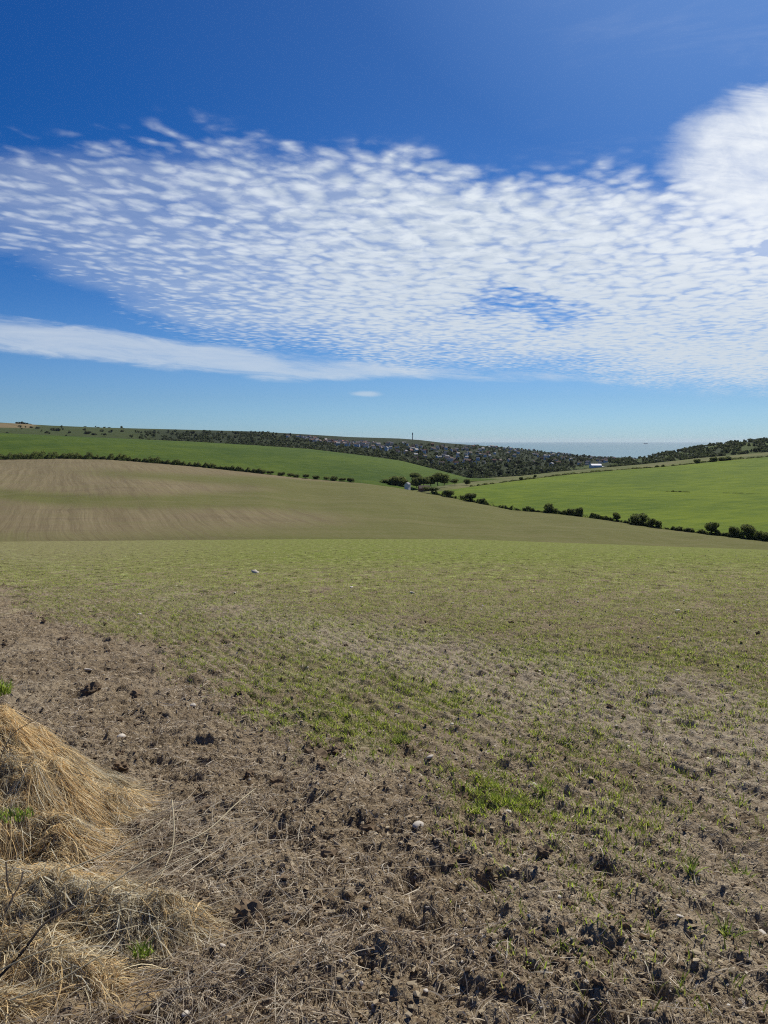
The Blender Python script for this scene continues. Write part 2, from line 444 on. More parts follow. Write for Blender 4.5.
# ------------------------------------------------------------------ near field: material
def soil_material():
    m, t, b = material('tilled_soil', 1.0, 0.05)
    g = t.node('ShaderNodeNewGeometry').outputs['Position']
    px_, py_, _pz = t.sep(g)
    n1 = t.noise(g, 1.7, 5, 0.6); n2 = t.noise(g, 16.0, 5, 0.65); n3 = t.noise(g, 90.0, 3, 0.6)
    soil = t.mix(t.ss(0.30, 0.70, n2), (0.112, 0.081, 0.048), (0.285, 0.223, 0.143))
    soil = t.mix(t.m('MULTIPLY', t.ss(0.42, 0.68, n1), 0.5), soil, (0.35, 0.28, 0.185))
    soil = t.mix(t.m('MULTIPLY', t.ss(0.5, 0.70, n3), 0.75), soil, (0.44, 0.365, 0.255))
    soil = t.mix(t.m('MULTIPLY', t.ss(0.5, 0.32, t.noise(g, 60.0, 4, 0.7)), 0.7), soil, (0.075, 0.052, 0.032))
    n4 = t.noise(g, 42.0, 2, 0.5)
    soil = t.mix(t.m('MULTIPLY', t.ss(0.66, 0.72, n4), 0.7), soil, (0.58, 0.53, 0.45))
    soil = t.mix(t.m('MULTIPLY', t.attr('pale').outputs['Fac'], t.m('MULTIPLY', t.ss(0.3, 0.62, n2), 0.62)), soil, (0.43, 0.375, 0.28))
    gr = t.attr('green').outputs['Fac']
    n5 = t.noise(g, 6.0, 6, 0.7); n6 = t.noise(g, 0.12, 4, 0.6); n7 = t.noise(g, 0.9, 5, 0.75)
    crop = t.mix(n5, (0.085, 0.128, 0.008), (0.180, 0.232, 0.024))
    crop = t.mix(t.ss(0.38, 0.66, n7), crop, (0.185, 0.180, 0.070))
    crop = t.mix(t.m('MULTIPLY', t.ss(0.35, 0.7, n6), 0.6), crop, (0.150, 0.178, 0.034))
    f = t.m('MULTIPLY', gr, t.ss(0.18, 0.75, t.m('ADD', t.m('MULTIPLY', gr, 0.42), t.m('MULTIPLY', n5, 0.6))), clamp=True)
    # clods, chalk and gaps between plants that still read far down the field
    sp1 = t.noise(t.comb(t.m('MULTIPLY', px_, 2.6), t.m('MULTIPLY', py_, 1.1)), 1.0, 4, 0.8)
    sp2 = t.noise(t.comb(t.m('MULTIPLY', px_, 1.3), t.m('MULTIPLY', py_, 0.45)), 1.0, 4, 0.8)
    col = t.mix(f, soil, crop)
    far = t.ss(9.0, 22.0, py_)
    spk = t.m('ADD', t.m('MULTIPLY', sp1, 0.5), t.m('MULTIPLY', sp2, 0.5))
    col = t.mix(t.m('MULTIPLY', far, t.m('MULTIPLY', t.ss(0.48, 0.40, spk), 0.95)), col, (0.055, 0.050, 0.018))
    col = t.mix(t.m('MULTIPLY', far, t.m('MULTIPLY', t.ss(0.52, 0.60, spk), 0.85)), col, (0.31, 0.33, 0.12))
    t.put(b.inputs['Base Color'], col)
    bp = t.node('ShaderNodeBump'); bp.inputs['Strength'].default_value = 0.9; bp.inputs['Distance'].default_value = 0.03
    t.put(bp.inputs['Height'], t.m('ADD', t.m('ADD', t.m('MULTIPLY', n3, 0.55), t.m('MULTIPLY', t.noise(g, 210.0, 2, 0.6), 0.12)), t.m('ADD', n2, t.m('MULTIPLY', n7, t.m('MULTIPLY', gr, 4.0))))); t.put(b.inputs['Normal'], bp.outputs[0])
    return m
M_SOIL = soil_material()

def build_field():
    ys = [1.15]
    while ys[-1] < 20: ys.append(ys[-1] * 1.0036)
    while ys[-1] < 70: ys.append(ys[-1] * 1.007)
    while ys[-1] < 300: ys.append(ys[-1] * 1.02)
    ys = np.array(ys); nc = 1000
    us = np.linspace(-1, 1, nc); us = us * (0.85 + 0.15 * us ** 2)
    Y = ys[:, None] + 0 * us[None]; X = us[None] * 0.70 * (Y + 1.8)
    Z = zA(X, Y) + disp(X, Y)
    V = np.stack([X, Y, Z], -1).reshape(-1, 3)
    far = sstep(5, 60, Y)
    g = np.clip(green_density(X, Y), 0, 1) * (0.46 + 0.50 * far) * (1 - 0.35 * sstep(-0.05, -0.45, X / (Y + 2)) * sstep(25, 60, Y))
    qq = qrow(X, Y) + 0.5 * fbm(X * 0.5, Y * 0.4, 3)
    pale = sstep(3.7, 4.6, qq) * (1 - sstep(5.6, 7.0, qq)) * (1 - 0.7 * sstep(9, 16, Y)) + 0.45 * sstep(0.0, 0.5, fbm(X * 0.8, Y * 0.5, 4)) * (1 - sstep(5, 30, Y))
    me = mesh_np('field', V, grid_faces(len(ys), nc), M_SOIL, smooth=True, attrs={'green': g, 'pale': np.clip(pale, 0, 1)})
    o = obj('field', me)
    tag(o, 'brown tilled field with a thin green crop running down to the valley', 'field', kind='structure')
    # the wider ground around and behind the viewer
    xs = np.linspace(-420, 420, 85); yb = np.concatenate([np.linspace(-120, 0, 13), np.linspace(4, 300, 60)])
    Xb, Yb = np.meshgrid(xs, yb)
    Zb = zA(Xb, Yb) - 0.22 - 0.004 * np.abs(Yb)
    me = mesh_np('ground', np.stack([Xb, Yb, Zb], -1).reshape(-1, 3), grid_faces(len(yb), len(xs)), M_SOIL, smooth=True,
                 attrs={'green': np.clip(0.5 + 0 * Xb, 0, 1)})
    tag(obj('ground', me), 'bare ground beneath and around the tilled field', 'ground', kind='structure')
build_field()

def ground_z(X, Y): return zA(X, Y) + disp(X, Y)

# ------------------------------------------------------------------ far terrain layers
class Layer:
    """A hillside between a lower and an upper line, each given as (px, row, depth)."""
    def __init__(s, lo, hi, bulge=0.0, shape=1.0, wob=0.0, wscale=1.0):
        s.lo = np.array(lo, float); s.hi = np.array(hi, float); s.bulge = bulge; s.shape = shape; s.wob = wob; s.wscale = wscale
    def ends(s, px):
        r0 = np.interp(px, s.lo[:, 0], s.lo[:, 1]); y0 = np.interp(px, s.lo[:, 0], s.lo[:, 2])
        r1 = np.interp(px, s.hi[:, 0], s.hi[:, 1]); y1 = np.interp(px, s.hi[:, 0], s.hi[:, 2])
        return r0, y0, r1, y1
    def pt(s, px, t):
        px = np.asarray(px, float); t = np.asarray(t, float)
        r0, y0, r1, y1 = s.ends(px)
        z0 = P(px, r0, y0)[2]; z1 = P(px, r1, y1)[2]
        Y = y0 + (y1 - y0) * t
        e = np.clip(t, 0, 1)
        Z = z0 + (z1 - z0) * np.where(t > 0, np.abs(t), t) ** 1.0 + s.bulge * (y1 - y0) * np.sin(PI * e) * 0.01
        Z = Z + s.wob * np.sin(PI * e) * fbm(px / 90 * s.wscale, t * 2.2 * s.wscale + 3, 3)
        Z = Z - (np.clip(t - 1, 0, 9) ** 1.3 + np.clip(-t, 0, 9) ** 1.2) * (y1 - y0) * 0.30
        ra, _ = ray(px, row_of(Y, Z))
        return ra * Y, Y, Z
    def find(s, px, row):
        """surface point seen at (px,row)"""
        ts = np.linspace(0, 1, 200)
        x, y, z = s.pt(np.full(200, px), ts)
        k = int(np.argmin(np.abs(row_of(y, z) - row)))
        return float(x[k]), float(y[k]), float(z[k])
    def mesh(s, name, mat, px0, px1, npx, nt, colour=None, ext=(0.25, 0.35)):
        pxs = np.linspace(px0, px1, npx)
        ts = np.concatenate([np.linspace(-ext[0], 0, 6)[:-1], np.linspace(0, 1, nt), np.linspace(1, 1 + ext[1], 7)[1:]])
        PX, T = np.meshgrid(pxs, ts)
        X, Y, Z = s.pt(PX, T)
        tint = None
        if colour is not None: tint = colour(PX, T, row_of(Y, Z), X, Y).reshape(-1, 3)
        me = mesh_np(name, np.stack([X, Y, Z], -1).reshape(-1, 3), grid_faces(len(ts), npx), mat, tint=tint, smooth=True)
        return obj(name, me)

HEDGE_L = [(-560, 463, 1020), (0, 459.5, 950), (60, 458.5, 930), (110, 459.5, 915), (160, 463.5, 895), (200, 467, 880), (256, 473, 850), (300, 478, 830), (365, 483.5, 800)]
HEDGE_R = [(430, 493.5, 755), (450, 497.5, 720), (512, 510, 620), (549, 513, 585), (579, 516.5, 560), (616, 521.5, 530), (655, 528, 495), (713, 535, 455), (768, 541.5, 420), (1340, 600, 300)]
MIDL = [(395, 487.5, 785), (415, 491, 770)]
L_brown = Layer([(-560, 553, 300), (0, 553, 296), (400, 553, 288), (768, 564, 268), (1340, 625, 225)], HEDGE_L + MIDL + HEDGE_R, bulge=0.35, wob=2.2, wscale=1.0)
L_left = Layer(HEDGE_L + [(395, 487.5, 790), (430, 488, 850), (468, 479, 1060), (540, 479, 1150)],
               [(-560, 428, 1700), (0, 433, 1600), (100, 437.5, 1550), (200, 442, 1500), (256, 445.3, 1460), (310, 449, 1420), (360, 455, 1360), (400, 460.5, 1300), (440, 470.5, 1200), (468, 478, 1110), (540, 480, 1170)], bulge=0.9)
L_right = Layer(HEDGE_R, [(430, 492.5, 780), (470, 487, 850), (520, 480.5, 930), (570, 474.5, 980), (620, 470, 1020), (650, 468, 1040), (680, 465.3, 1060), (720, 461, 1085), (768, 457, 1110), (1340, 415, 1200)], bulge=0.5)
L_strip = Layer([(380, 494, 800), (430, 489, 800), (470, 487, 850), (520, 480.5, 930), (570, 474.5, 980), (620, 470, 1020), (650, 468, 1040), (680, 465.3, 1060), (720, 461, 1085), (768, 457, 1110), (1340, 415, 1200)],
                [(380, 484, 1150), (430, 482, 1250), (460, 479.5, 1300), (520, 476, 1350), (560, 471.5, 1400), (600, 468, 1430), (640, 464.5, 1450), (700, 458, 1480), (740, 454.5, 1500), (768, 452, 1520), (1340, 409, 1600)], bulge=0.2)
L_scrub = Layer([(560, 476, 1500), (600, 471, 1500), (640, 467, 1520), (700, 460, 1550), (740, 456, 1560), (768, 454, 1580), (1340, 411, 1680)],
                [(560, 470, 2100), (600, 465, 2150), (625, 461.5, 2150), (645, 458.5, 2200), (660, 455.5, 2200), (680, 451.5, 2250), (700, 448, 2250), (720, 444.5, 2300), (750, 441.5, 2300), (768, 440.5, 2300), (1340, 405, 2400)], bulge=0.8, wob=5)
L_hill = Layer([(-560, 436, 1900), (0, 438, 1900), (200, 447, 1800), (300, 454, 1750), (400, 466, 1650), (450, 481, 1450), (520, 481, 1480), (600, 474, 1550), (700, 470, 1650), (768, 470, 1700), (1340, 470, 1700)],
               [(-560, 418, 3000), (0, 422.5, 3100), (50, 425.5, 3150), (100, 427.5, 3200), (200, 430, 3200), (256, 431.5, 3200), (300, 434, 3250), (350, 437, 3300), (400, 438.5, 3300), (420, 440, 3350), (445, 443, 3500), (480, 445.5, 3700), (500, 447, 3900), (520, 449, 4050), (540, 451.5, 4200), (560, 454, 4300), (590, 457.5, 4400), (615, 459.5, 4500), (660, 460.5, 4700), (768, 461, 4800), (1340, 461, 4900)], bulge=0.25, wob=6)

def pasture_material(name, a, b_, band=0.0, rows=True, scale=1.0):
    m, t, b = material(name, 0.95, 0.1)
    g = t.node('ShaderNodeNewGeometry').outputs['Position']
    x, y, z = t.sep(g)
    n1 = t.noise(g, 0.006 * scale, 5, 0.6, 0.4); n2 = t.noise(g, 0.06 * scale, 5, 0.65); n3 = t.noise(g, 0.7, 3, 0.6)
    q = t.m('ADD', x, t.m('MULTIPLY', y, ROWK))
    st = t.noise(t.comb(t.m('MULTIPLY', q, 0.10), t.m('MULTIPLY', y, 0.006)), 1.0, 4, 0.6, 0.2)
    f = t.m('ADD', t.m('MULTIPLY', n1, 0.55), t.m('ADD', t.m('MULTIPLY', n2, 0.3), t.m('MULTIPLY', st, 0.25)))
    f = t.m('ADD', f, t.m('MULTIPLY', t.m('SUBTRACT', t.noise(t.comb(t.m('MULTIPLY', x, 0.035), t.m('MULTIPLY', y, 0.11)), 1.0, 6, 0.75), 0.5), 0.85))
    t.put(b.inputs['Base Color'], t.mix(t.ss(0.36, 0.76, f), a, b_))
    bp = t.node('ShaderNodeBump'); bp.inputs['Strength'].default_value = 0.5; bp.inputs['Distance'].default_value = 0.6
    t.put(bp.inputs['Height'], t.m('ADD', n2, t.m('MULTIPLY', n3, 0.25))); t.put(b.inputs['Normal'], bp.outputs[0])
    return m

def brown_material():
    m, t, b = material('brown_arable', 1.0, 0.05)
    g = t.node('ShaderNodeNewGeometry').outputs['Position']
    x, y, z = t.sep(g)
    q = t.m('ADD', x, t.m('MULTIPLY', y, 0.42))
    wob = t.m('MULTIPLY', t.noise(g, 0.01, 3, 0.5), 16.0)
    q2 = t.m('ADD', q, wob)
    st = t.noise(t.comb(t.m('MULTIPLY', q2, 0.30), t.m('MULTIPLY', y, 0.006)), 1.0, 5, 0.65, 0.2)
    st2 = t.noise(t.comb(t.m('MULTIPLY', q2, 0.9), t.m('MULTIPLY', y, 0.02)), 1.0, 3, 0.6)
    n1 = t.noise(g, 0.008, 4, 0.6, 0.3); n2 = t.noise(g, 0.35, 4, 0.7)
    base = t.mix(t.ss(0.32, 0.68, t.m('ADD', t.m('MULTIPLY', st, 0.7), t.m('MULTIPLY', st2, 0.3))), (0.140, 0.110, 0.060), (0.228, 0.186, 0.106))
    gr = t.attr('tint').outputs['Fac']
    gg = t.m('ADD', gr, t.m('MULTIPLY', t.m('SUBTRACT', st, 0.5), 0.9))
    gg = t.m('ADD', gg, t.m('MULTIPLY', t.m('SUBTRACT', n1, 0.5), 0.8))
    base = t.mix(t.m('MULTIPLY', t.ss(0.05, 0.95, gg), 0.9), base, (0.112, 0.120, 0.032))
    n8 = t.noise(t.comb(t.m('MULTIPLY', x, 0.008), t.m('MULTIPLY', y, 0.06)), 1.0, 5, 0.65, 0.3)
    base = t.mix(t.m('MULTIPLY', t.ss(0.45, 0.66, n8), 0.55), base, (0.160, 0.145, 0.064))
    base = t.mix(t.m('MULTIPLY', t.ss(0.48, 0.30, n8), 0.35), base, (0.100, 0.086, 0.044))
    base = t.mix(t.m('MULTIPLY', t.ss(0.4, 0.7, n2), 0.2), base, (0.24, 0.205, 0.12))
    t.put(b.inputs['Base Color'], base)
    bp = t.node('ShaderNodeBump'); bp.inputs['Strength'].default_value = 0.4; bp.inputs['Distance'].default_value = 0.4
    t.put(bp.inputs['Height'], t.m('ADD', n2, st2)); t.put(b.inputs['Normal'], bp.outputs[0])
    return m

def hill_material(name='rough_downland'):
    m, t, b = material(name, 1.0, 0.05)
    g = t.node('ShaderNodeNewGeometry').outputs['Position']
    n = t.noise(g, 0.02, 5, 0.65); n2 = t.noise(g, 0.12, 3, 0.6)
    c = t.attr('tint').outputs['Color']
    c = t.mix(t.m('MULTIPLY', t.ss(0.42, 0.66, n), 0.5), c, (0.035, 0.05, 0.02))
    c = t.mix(t.m('MULTIPLY', t.ss(0.4, 0.7, n2), 0.16), c, (0.095, 0.10, 0.04))
    t.put(b.inputs['Base Color'], c)
    return m

def brown_green(PX, T, ROW, X, Y):
    # where the young crop shows: bands along the folds, more of it to the right and in the valley bottom
    e = np.clip(T, 0, 1)
    band1 = np.exp(-((ROW - (494 + 0.030 * PX + 4 * np.sin(PX / 70))) / (6.5 + 0.01 * PX)) ** 2)
    band2 = np.exp(-((ROW - (468 + 0.052 * PX)) / 5.5) ** 2) * sstep(20, 130, PX)
    g = 0.95 * band1 + 0.7 * band2 + 0.95 * sstep(150, 520, PX) + 0.55 * sstep(516, 540, ROW)
    bare = np.exp(-((T - 0.97) / 0.05) ** 2)
    g = np.clip(g - 0.55 * bare, 0, 1.1)
    return np.stack([g, g, g], -1)

def hill_colour(PX, T, ROW, X, Y):
    c = np.zeros(PX.shape + (3,)); c[:] = (0.055, 0.073, 0.022)
    grass = np.array((0.080, 0.105, 0.028)); wood = np.array((0.022, 0.030, 0.013)); tan = np.array((0.22, 0.165, 0.085))
    n = fbm(PX / 30, ROW / 3.0, 3)
    top = np.interp(PX, L_hill.hi[:, 0], L_hill.hi[:, 1])
    wmask = sstep(120, 180, PX) * (1 - sstep(0.0, 3, (431 + (PX - 120) * 0.012) - ROW + 0.6 * n))
    town = sstep(280, 300, PX) * sstep(-2.5, 0.5, ROW - np.interp(PX, [280, 330, 385, 430, 470], [434, 438.5, 442.5, 444, 445]) + 0.8 * n)
    w = np.maximum(wmask, town)
    c = c + (grass - c) * (sstep(300, 340, PX) * (1 - town))[..., None]
    c = c + (wood - c) * np.clip(w, 0, 1)[..., None]
    tm = (1 - sstep(30, 40, PX + 4 * n)) * sstep(422.6, 423.6, ROW) * (1 - sstep(427, 428.2, ROW - 0.02 * PX))
    c = c + (tan - c) * tm[..., None]
    return c

def scrub_colour(PX, T, ROW, X, Y):
    c = np.zeros(PX.shape + (3,)); c[:] = (0.075, 0.10, 0.030)
    n = fbm(PX / 22, ROW / 4.0, 3)
    c = c + (np.array((0.035, 0.046, 0.02)) - c) * sstep(-0.1, 0.5, n)[..., None]
    return c

def strip_colour(PX, T, ROW, X, Y):
    c = np.zeros(PX.shape + (3,)); c[:] = (0.135, 0.150, 0.052)
    n = fbm(PX / 40, T * 3, 3)
    c = c + (np.array((0.17, 0.165, 0.07)) - c) * sstep(-0.2, 0.4, n)[..., None]
    return c

M_LP = pasture_material('left_pasture_grass', (0.032, 0.068, 0.001), (0.078, 0.118, 0.004))
M_RP = pasture_material('right_pasture_grass', (0.062, 0.108, 0.001), (0.134, 0.182, 0.004))
M_HILL = hill_material()
o = L_brown.mesh('arable_slope', brown_material(), -560, 1340, 380, 90, brown_green)
tag(o, 'brown striped arable slope rising beyond the brow of the near field', 'field', kind='structure')
o = L_left.mesh('pasture', M_LP, -560, 540, 240, 40)
tag(o, 'dark green pasture above the hedge on the left hillside', 'pasture', kind='structure')
o = L_right.mesh('pasture', M_RP, 430, 1340, 220, 40)
tag(o, 'bright green pasture above the tree dotted hedge on the right', 'pasture', kind='structure')
o = L_strip.mesh('meadow', M_HILL, 380, 1340, 200, 16, strip_colour)
tag(o, 'narrow pale meadow above the bright green right pasture', 'meadow', kind='structure')
o = L_scrub.mesh('hill', M_HILL, 560, 1340, 160, 30, scrub_colour)
tag(o, 'dark scrubby hill on the right running down to the sea', 'hill', kind='structure')
o = L_hill.mesh('hills', M_HILL, -560, 1340, 500, 80, hill_colour)
tag(o, 'long down with woods and the distant town on its slope', 'hills', kind='structure')

# ------------------------------------------------------------------ sea
def build_sea():
    m, t, b = material('sea_water', 0.7, 0.08)
    g = t.node('ShaderNodeNewGeometry').outputs['Position']
    x, y, z = t.sep(g)
    n = t.noise(t.comb(t.m('MULTIPLY', x, 0.0004), t.m('MULTIPLY', y, 0.0011)), 1.0, 4, 0.6)
    t.put(b.inputs['Base Color'], t.mix(n, (0.095, 0.205, 0.265), (0.125, 0.240, 0.295)))
    bp = t.node('ShaderNodeBump'); bp.inputs['Strength'].default_value = 0.6; bp.inputs['Distance'].default_value = 2.0
    t.put(bp.inputs['Height'], t.noise(g, 0.06, 4, 0.6)); t.put(b.inputs['Normal'], bp.outputs[0])
    ys = np.concatenate([[1500], np.geomspace(4000, 62000, 30)]); xs = np.linspace(-1, 1, 31)
    X = xs[None] * 62000 + 0 * ys[:, None]; Y = ys[:, None] + 0 * X
    Z = np.full_like(X, -96.0)
    tag(obj('sea', mesh_np('sea', np.stack([X, Y, Z], -1).reshape(-1, 3), grid_faces(len(ys), 31), m)),
        'calm pale blue sea out to the horizon', 'sea', kind='structure')
build_sea()

# ------------------------------------------------------------------ foliage
def leaf_quads(C, size, normals=None, r=rng):
    n = len(C)
    a = r.normal(size=(n, 3)); a /= np.linalg.norm(a, axis=1, keepdims=True)
    b = r.normal(size=(n, 3)); b -= a * (a * b).sum(1, keepdims=True); b /= np.linalg.norm(b, axis=1, keepdims=True)
    s = np.asarray(size) * (0.6 + 0.8 * r.random(n)); s = s[:, None]
    V = np.stack([C - a * s, C + b * s * 0.7, C + a * s, C - b * s * 0.7], 1).reshape(-1, 3)
    F = np.arange(4 * n).reshape(n, 4)
    return V, F

def crown_points(n, rx, ry, rz, zc, lumps, r=rng):
    ctr = []; rad = []
    for i in range(lumps):
        d = r.normal(size=3); d /= np.linalg.norm(d); d *= (0.35 + 0.35 * r.random())
        ctr.append(d); rad.append(0.34 + 0.26 * r.random())
    ctr = np.array(ctr); rad = np.array(rad)
    k = r.integers(0, lumps, n)
    d = r.normal(size=(n, 3)); d /= np.linalg.norm(d, axis=1, keepdims=True)
    p = ctr[k] + d * (rad[k] * (0.55 + 0.5 * r.random(n) ** 0.6))[:, None]
    p[:, 2] = np.where(p[:, 2] < -0.75, -0.75 + 0.1 * r.random(n), p[:, 2])
    return p * np.array([rx, ry, rz]) + np.array([0, 0, zc])

M_LEAF = leaf_material('hedge_leaves', (0.110, 0.140, 0.036), (0.205, 0.235, 0.070), 0.5)
M_LEAF2 = leaf_material('wood_leaves', (0.050, 0.066, 0.026), (0.115, 0.135, 0.050), 0.3)
M_BARK = flat('bark', (0.10, 0.08, 0.06), 0.95)

def make_tree(w, h, n, lumps, leaf, mat, trunk=True, low=False):
    """unit returned as an Empty with a crown and a trunk"""
    e = bpy.data.objects.new('tree', None); COL.objects.link(e)
    zc = h * (0.52 if low else 0.60); rz = h * (0.50 if low else 0.42)
    V, F = leaf_quads(crown_points(n, w * 0.5, w * 0.5, rz, zc, lumps), leaf)
    obj('crown', mesh_np('crown', V, F, mat), e)
    if trunk:
        TV, TF = tube('trunk', [(0, 0, -0.6), (0.05 * w, 0, h * 0.2), (0.02 * w, 0.03 * w, h * 0.45), (0.05 * w, 0, h * 0.75)], 0.035 * h, 0.012 * h, None)
        for q in range(4):
            a = q * 1.7 + 0.4
            v2, f2 = tube('limb', [(0.03 * w, 0, h * 0.32), (0.18 * w * math.cos(a), 0.18 * w * math.sin(a), h * 0.52), (0.33 * w * math.cos(a), 0.33 * w * math.sin(a), h * 0.68)], 0.018 * h, 0.006 * h, None, 5)
            b0 = len(TV); TV += v2; TF += [tuple(k + b0 for k in f) for f in f2]
        obj('trunk', pydata('trunk', TV, TF, M_BARK), e)
    return e

proto = [make_tree(9.4, 9.2, 2400, 13, 0.44, M_LEAF, True, i % 2 == 0) for i in range(4)]
used = [False] * 4
def place_tree(k, loc, w, h, label, group, cat='tree', rz=None, name='tree'):
    k %= 4
    s = (w / 8, w / 8, h / 8); rz = random.random() * 6.28 if rz is None else rz
    if not used[k]:
        used[k] = True; o = proto[k]; o.location = loc; o.rotation_euler = (0, 0, rz); o.scale = s; o.name = name
    else:
        o = copy_thing(proto[k], loc, rz, s); o.name = name
    return tag(o, label, cat, group)

GR = 'trees along the hedge below the right pasture'
hedgerow = [(549, 511.5, 10, 9, 'small rounded tree, farthest left of those in the right hedge'),
            (571, 514.5, 8, 7, 'left of the two small trees standing close together in the right hedge'),
            (579, 515.5, 8, 9, 'right and taller of the two small trees close together in the right hedge'),
            (616, 521, 8, 8, 'lone small tree left of the wide bushy tree in the right hedge'),
            (639, 525, 17, 11, 'wide bushy dome shaped tree midway along the right hedge'),
            (652.5, 527.5, 8, 9, 'squat tree just right of the wide bushy dome, left of a touching pair'),
            (659, 528.5, 7, 8, 'squat tree of a touching pair right of the wide bushy dome, right hand one'),
            (680, 530.5, 8, 4, 'low shrub in the bare stretch of the right hedge, left one'),
            (690, 532, 8, 4.5, 'low shrub in the bare stretch of the right hedge, right one'),
            (712.5, 534.5, 13, 12.5, 'round tree standing alone with clear grass on both sides of it'),
            (735, 537, 11, 11, 'upright tree touching the big spreading tree at its left'),
            (747.5, 538.5, 15, 13, 'big spreading tree, largest of the group at the right end of the hedge'),
            (759, 539.5, 8, 9, 'slim small tree just right of the big spreading tree'),
            (766.5, 540.5, 9, 9, 'small tree at the far right edge of the hedge')]
for i, (px, row, w, h, lab) in enumerate(hedgerow):
    Yd = float(np.interp(px, [a[0] for a in HEDGE_R], [a[2] for a in HEDGE_R]))
    x, y, z = P(px, np.interp(px, [a[0] for a in HEDGE_R], [a[1] for a in HEDGE_R]), Yd)
    k = Yd / FPX
    place_tree(i, (float(x), y + 0.6, float(z) - 0.3), w * k, h * k, lab, GR)

# shrubs that close the left hedge
GL = 'shrubs along the hedge below the left pasture'
for i, (px, w, h) in enumerate([(262, 8, 4), (270, 7, 4), (281, 8, 4), (290, 7, 3.5), (296, 6, 3.2), (306, 7, 4.5), (316, 8, 4), (326, 7, 3.4), (334, 8, 4.6), (342, 7, 3.8), (351, 8, 4.6)]):
    Yd = float(np.interp(px, [a[0] for a in HEDGE_L], [a[2] for a in HEDGE_L]))
    x, y, z = P(px, np.interp(px, [a[0] for a in HEDGE_L], [a[1] for a in HEDGE_L]), Yd)
    k = Yd / FPX
    lab = 'round dark shrub in the broken row ending the left hedge'
    if px == 351: lab = 'round dark shrub at the right end of the broken left hedge'
    place_tree(i, (float(x), y + 1, float(z) - 0.3), w * k, h * k, lab, GL, 'shrub', name='shrub')

# trees about the farm in the valley bottom
GF = 'trees round the farm in the valley bottom'
farm = [(388, 486, 11, 5, 'low dark tree at the left end of the farm clump'), (396, 487, 12, 8, 'broad dark tree left of the white cottage'),
        (402, 487.5, 8, 6.5, 'dark tree right beside the white cottage on its left'), (415, 482, 9, 6, 'tree on the pasture edge above the farm roof'),
        (417, 487, 8, 7, 'dark tree right behind the white cottage'), (424, 486.5, 9, 7, 'dark tree behind the barn roof'),
        (431, 485.5, 9, 7, 'dark tree in the middle of the farm clump right of the barn'), (438, 485, 9, 8, 'dark tree near the right end of the farm clump'),
        (444, 484.5, 8, 7.5, 'last dark tree at the right end of the farm clump'), (431, 492, 12, 4, 'low bush below the barn beside the field corner'),
        (449, 496, 8, 4.5, 'small bush at the left start of the right hedge'), (455, 484, 6, 3.5, 'small shrub on the meadow right of the farm clump'),
        (467, 484.5, 5, 4, 'small upright shrub farther right of the farm clump on the meadow'), (470, 500.5, 9, 5.5, 'round bush in the left part of the right hedge'),
        (482, 503.5, 5, 4, 'narrow little tree in the left part of the right hedge')]
for i, (px, row, w, h, lab) in enumerate(farm):
    if px < 446 and row < 490: Yd = 860.0 - (row - 482) * 8
    else:
        Yd = float(np.interp(px, [a[0] for a in HEDGE_R], [a[2] for a in HEDGE_R])) if row > 489 else 900.0
    x, y, z = P(px, row, Yd); k = Yd / FPX
    place_tree(i, (float(x), Yd, float(z) - 0.4), w * k * 1.35, h * k * 1.35, lab, GF)

# trees on the upper edge of the right pasture
GU = 'trees on the upper edge of the right pasture'
for i, (px, row, w, h, lab) in enumerate([(521, 480.5, 4, 3.5, 'tiny shrub left on the upper hedge of the right pasture'), (535, 478.5, 3, 4, 'tiny upright tree on the upper hedge of the right pasture'),
        (589, 475, 6, 2.5, 'tiny flat bush under the upper hedge of the right pasture'), (657, 468.5, 4, 3, 'left of two tiny shrubs on the upper pasture edge'), (663, 468, 4, 3.4, 'right of two tiny shrubs on the upper pasture edge'),
        (697, 464.5, 6, 5.5, 'round small tree alone on the upper pasture edge'), (713, 462.5, 8, 5.5, 'bush next to the long dark bush on the upper pasture edge'),
        (722, 461.5, 8, 4, 'long dark bush on the upper pasture edge'), (728, 460.5, 8, 4, 'dark bush at the right of the upper pasture edge row')]):
    Yd = float(np.interp(px, L_right.hi[:, 0], L_right.hi[:, 2])) + 4
    x, y, z = P(px, row, Yd); k = Yd / FPX
    place_tree(i, (float(x), Yd, float(z) - 0.4), w * k, h * k, lab, GU)

def hedge(name, line, px0, px1, hpx, n, label, leaf=0.5, wid=1.2, gaps=0.0, mat=None):
    """a hedge of small leaf faces following a line of (px,row,depth)"""
    line = np.array(line, float)
    px = px0 + (px1 - px0) * rng.random(n)
    if gaps:
        keep = (fbm(px / 7.0 + px0, px * 0 + 0.5, 3) > gaps) | (rng.random(n) < 0.12)
        px = px[keep]
    n = len(px)
    row = np.interp(px, line[:, 0], line[:, 1]); Yd = np.interp(px, line[:, 0], line[:, 2])
    x, y, z = P(px, row, Yd)
    hh = np.interp(px, [px0, px1], hpx) * Yd / FPX * np.clip(0.75 + 0.7 * fbm(px / 4.5, px * 0 + 3.3, 3), 0.2, 1.6)
    f = rng.random(n) ** 0.8
    w = wid * hh * np.sqrt(np.clip(1 - (f - 0.35) ** 2 * 1.6, 0.05, 1))
    C = np.stack([x + rng.normal(size=n) * 0.3, y + w * rng.uniform(-0.5, 0.5, n), z - 0.3 + f * hh], -1)
    o0 = C.mean(0); o0[2] = C[:, 2].min()
    V, F = leaf_quads(C - o0, leaf)
    return tag(obj(name, mesh_np(name, V, F, mat or M_LEAF), loc=tuple(o0)), label, 'hedge')

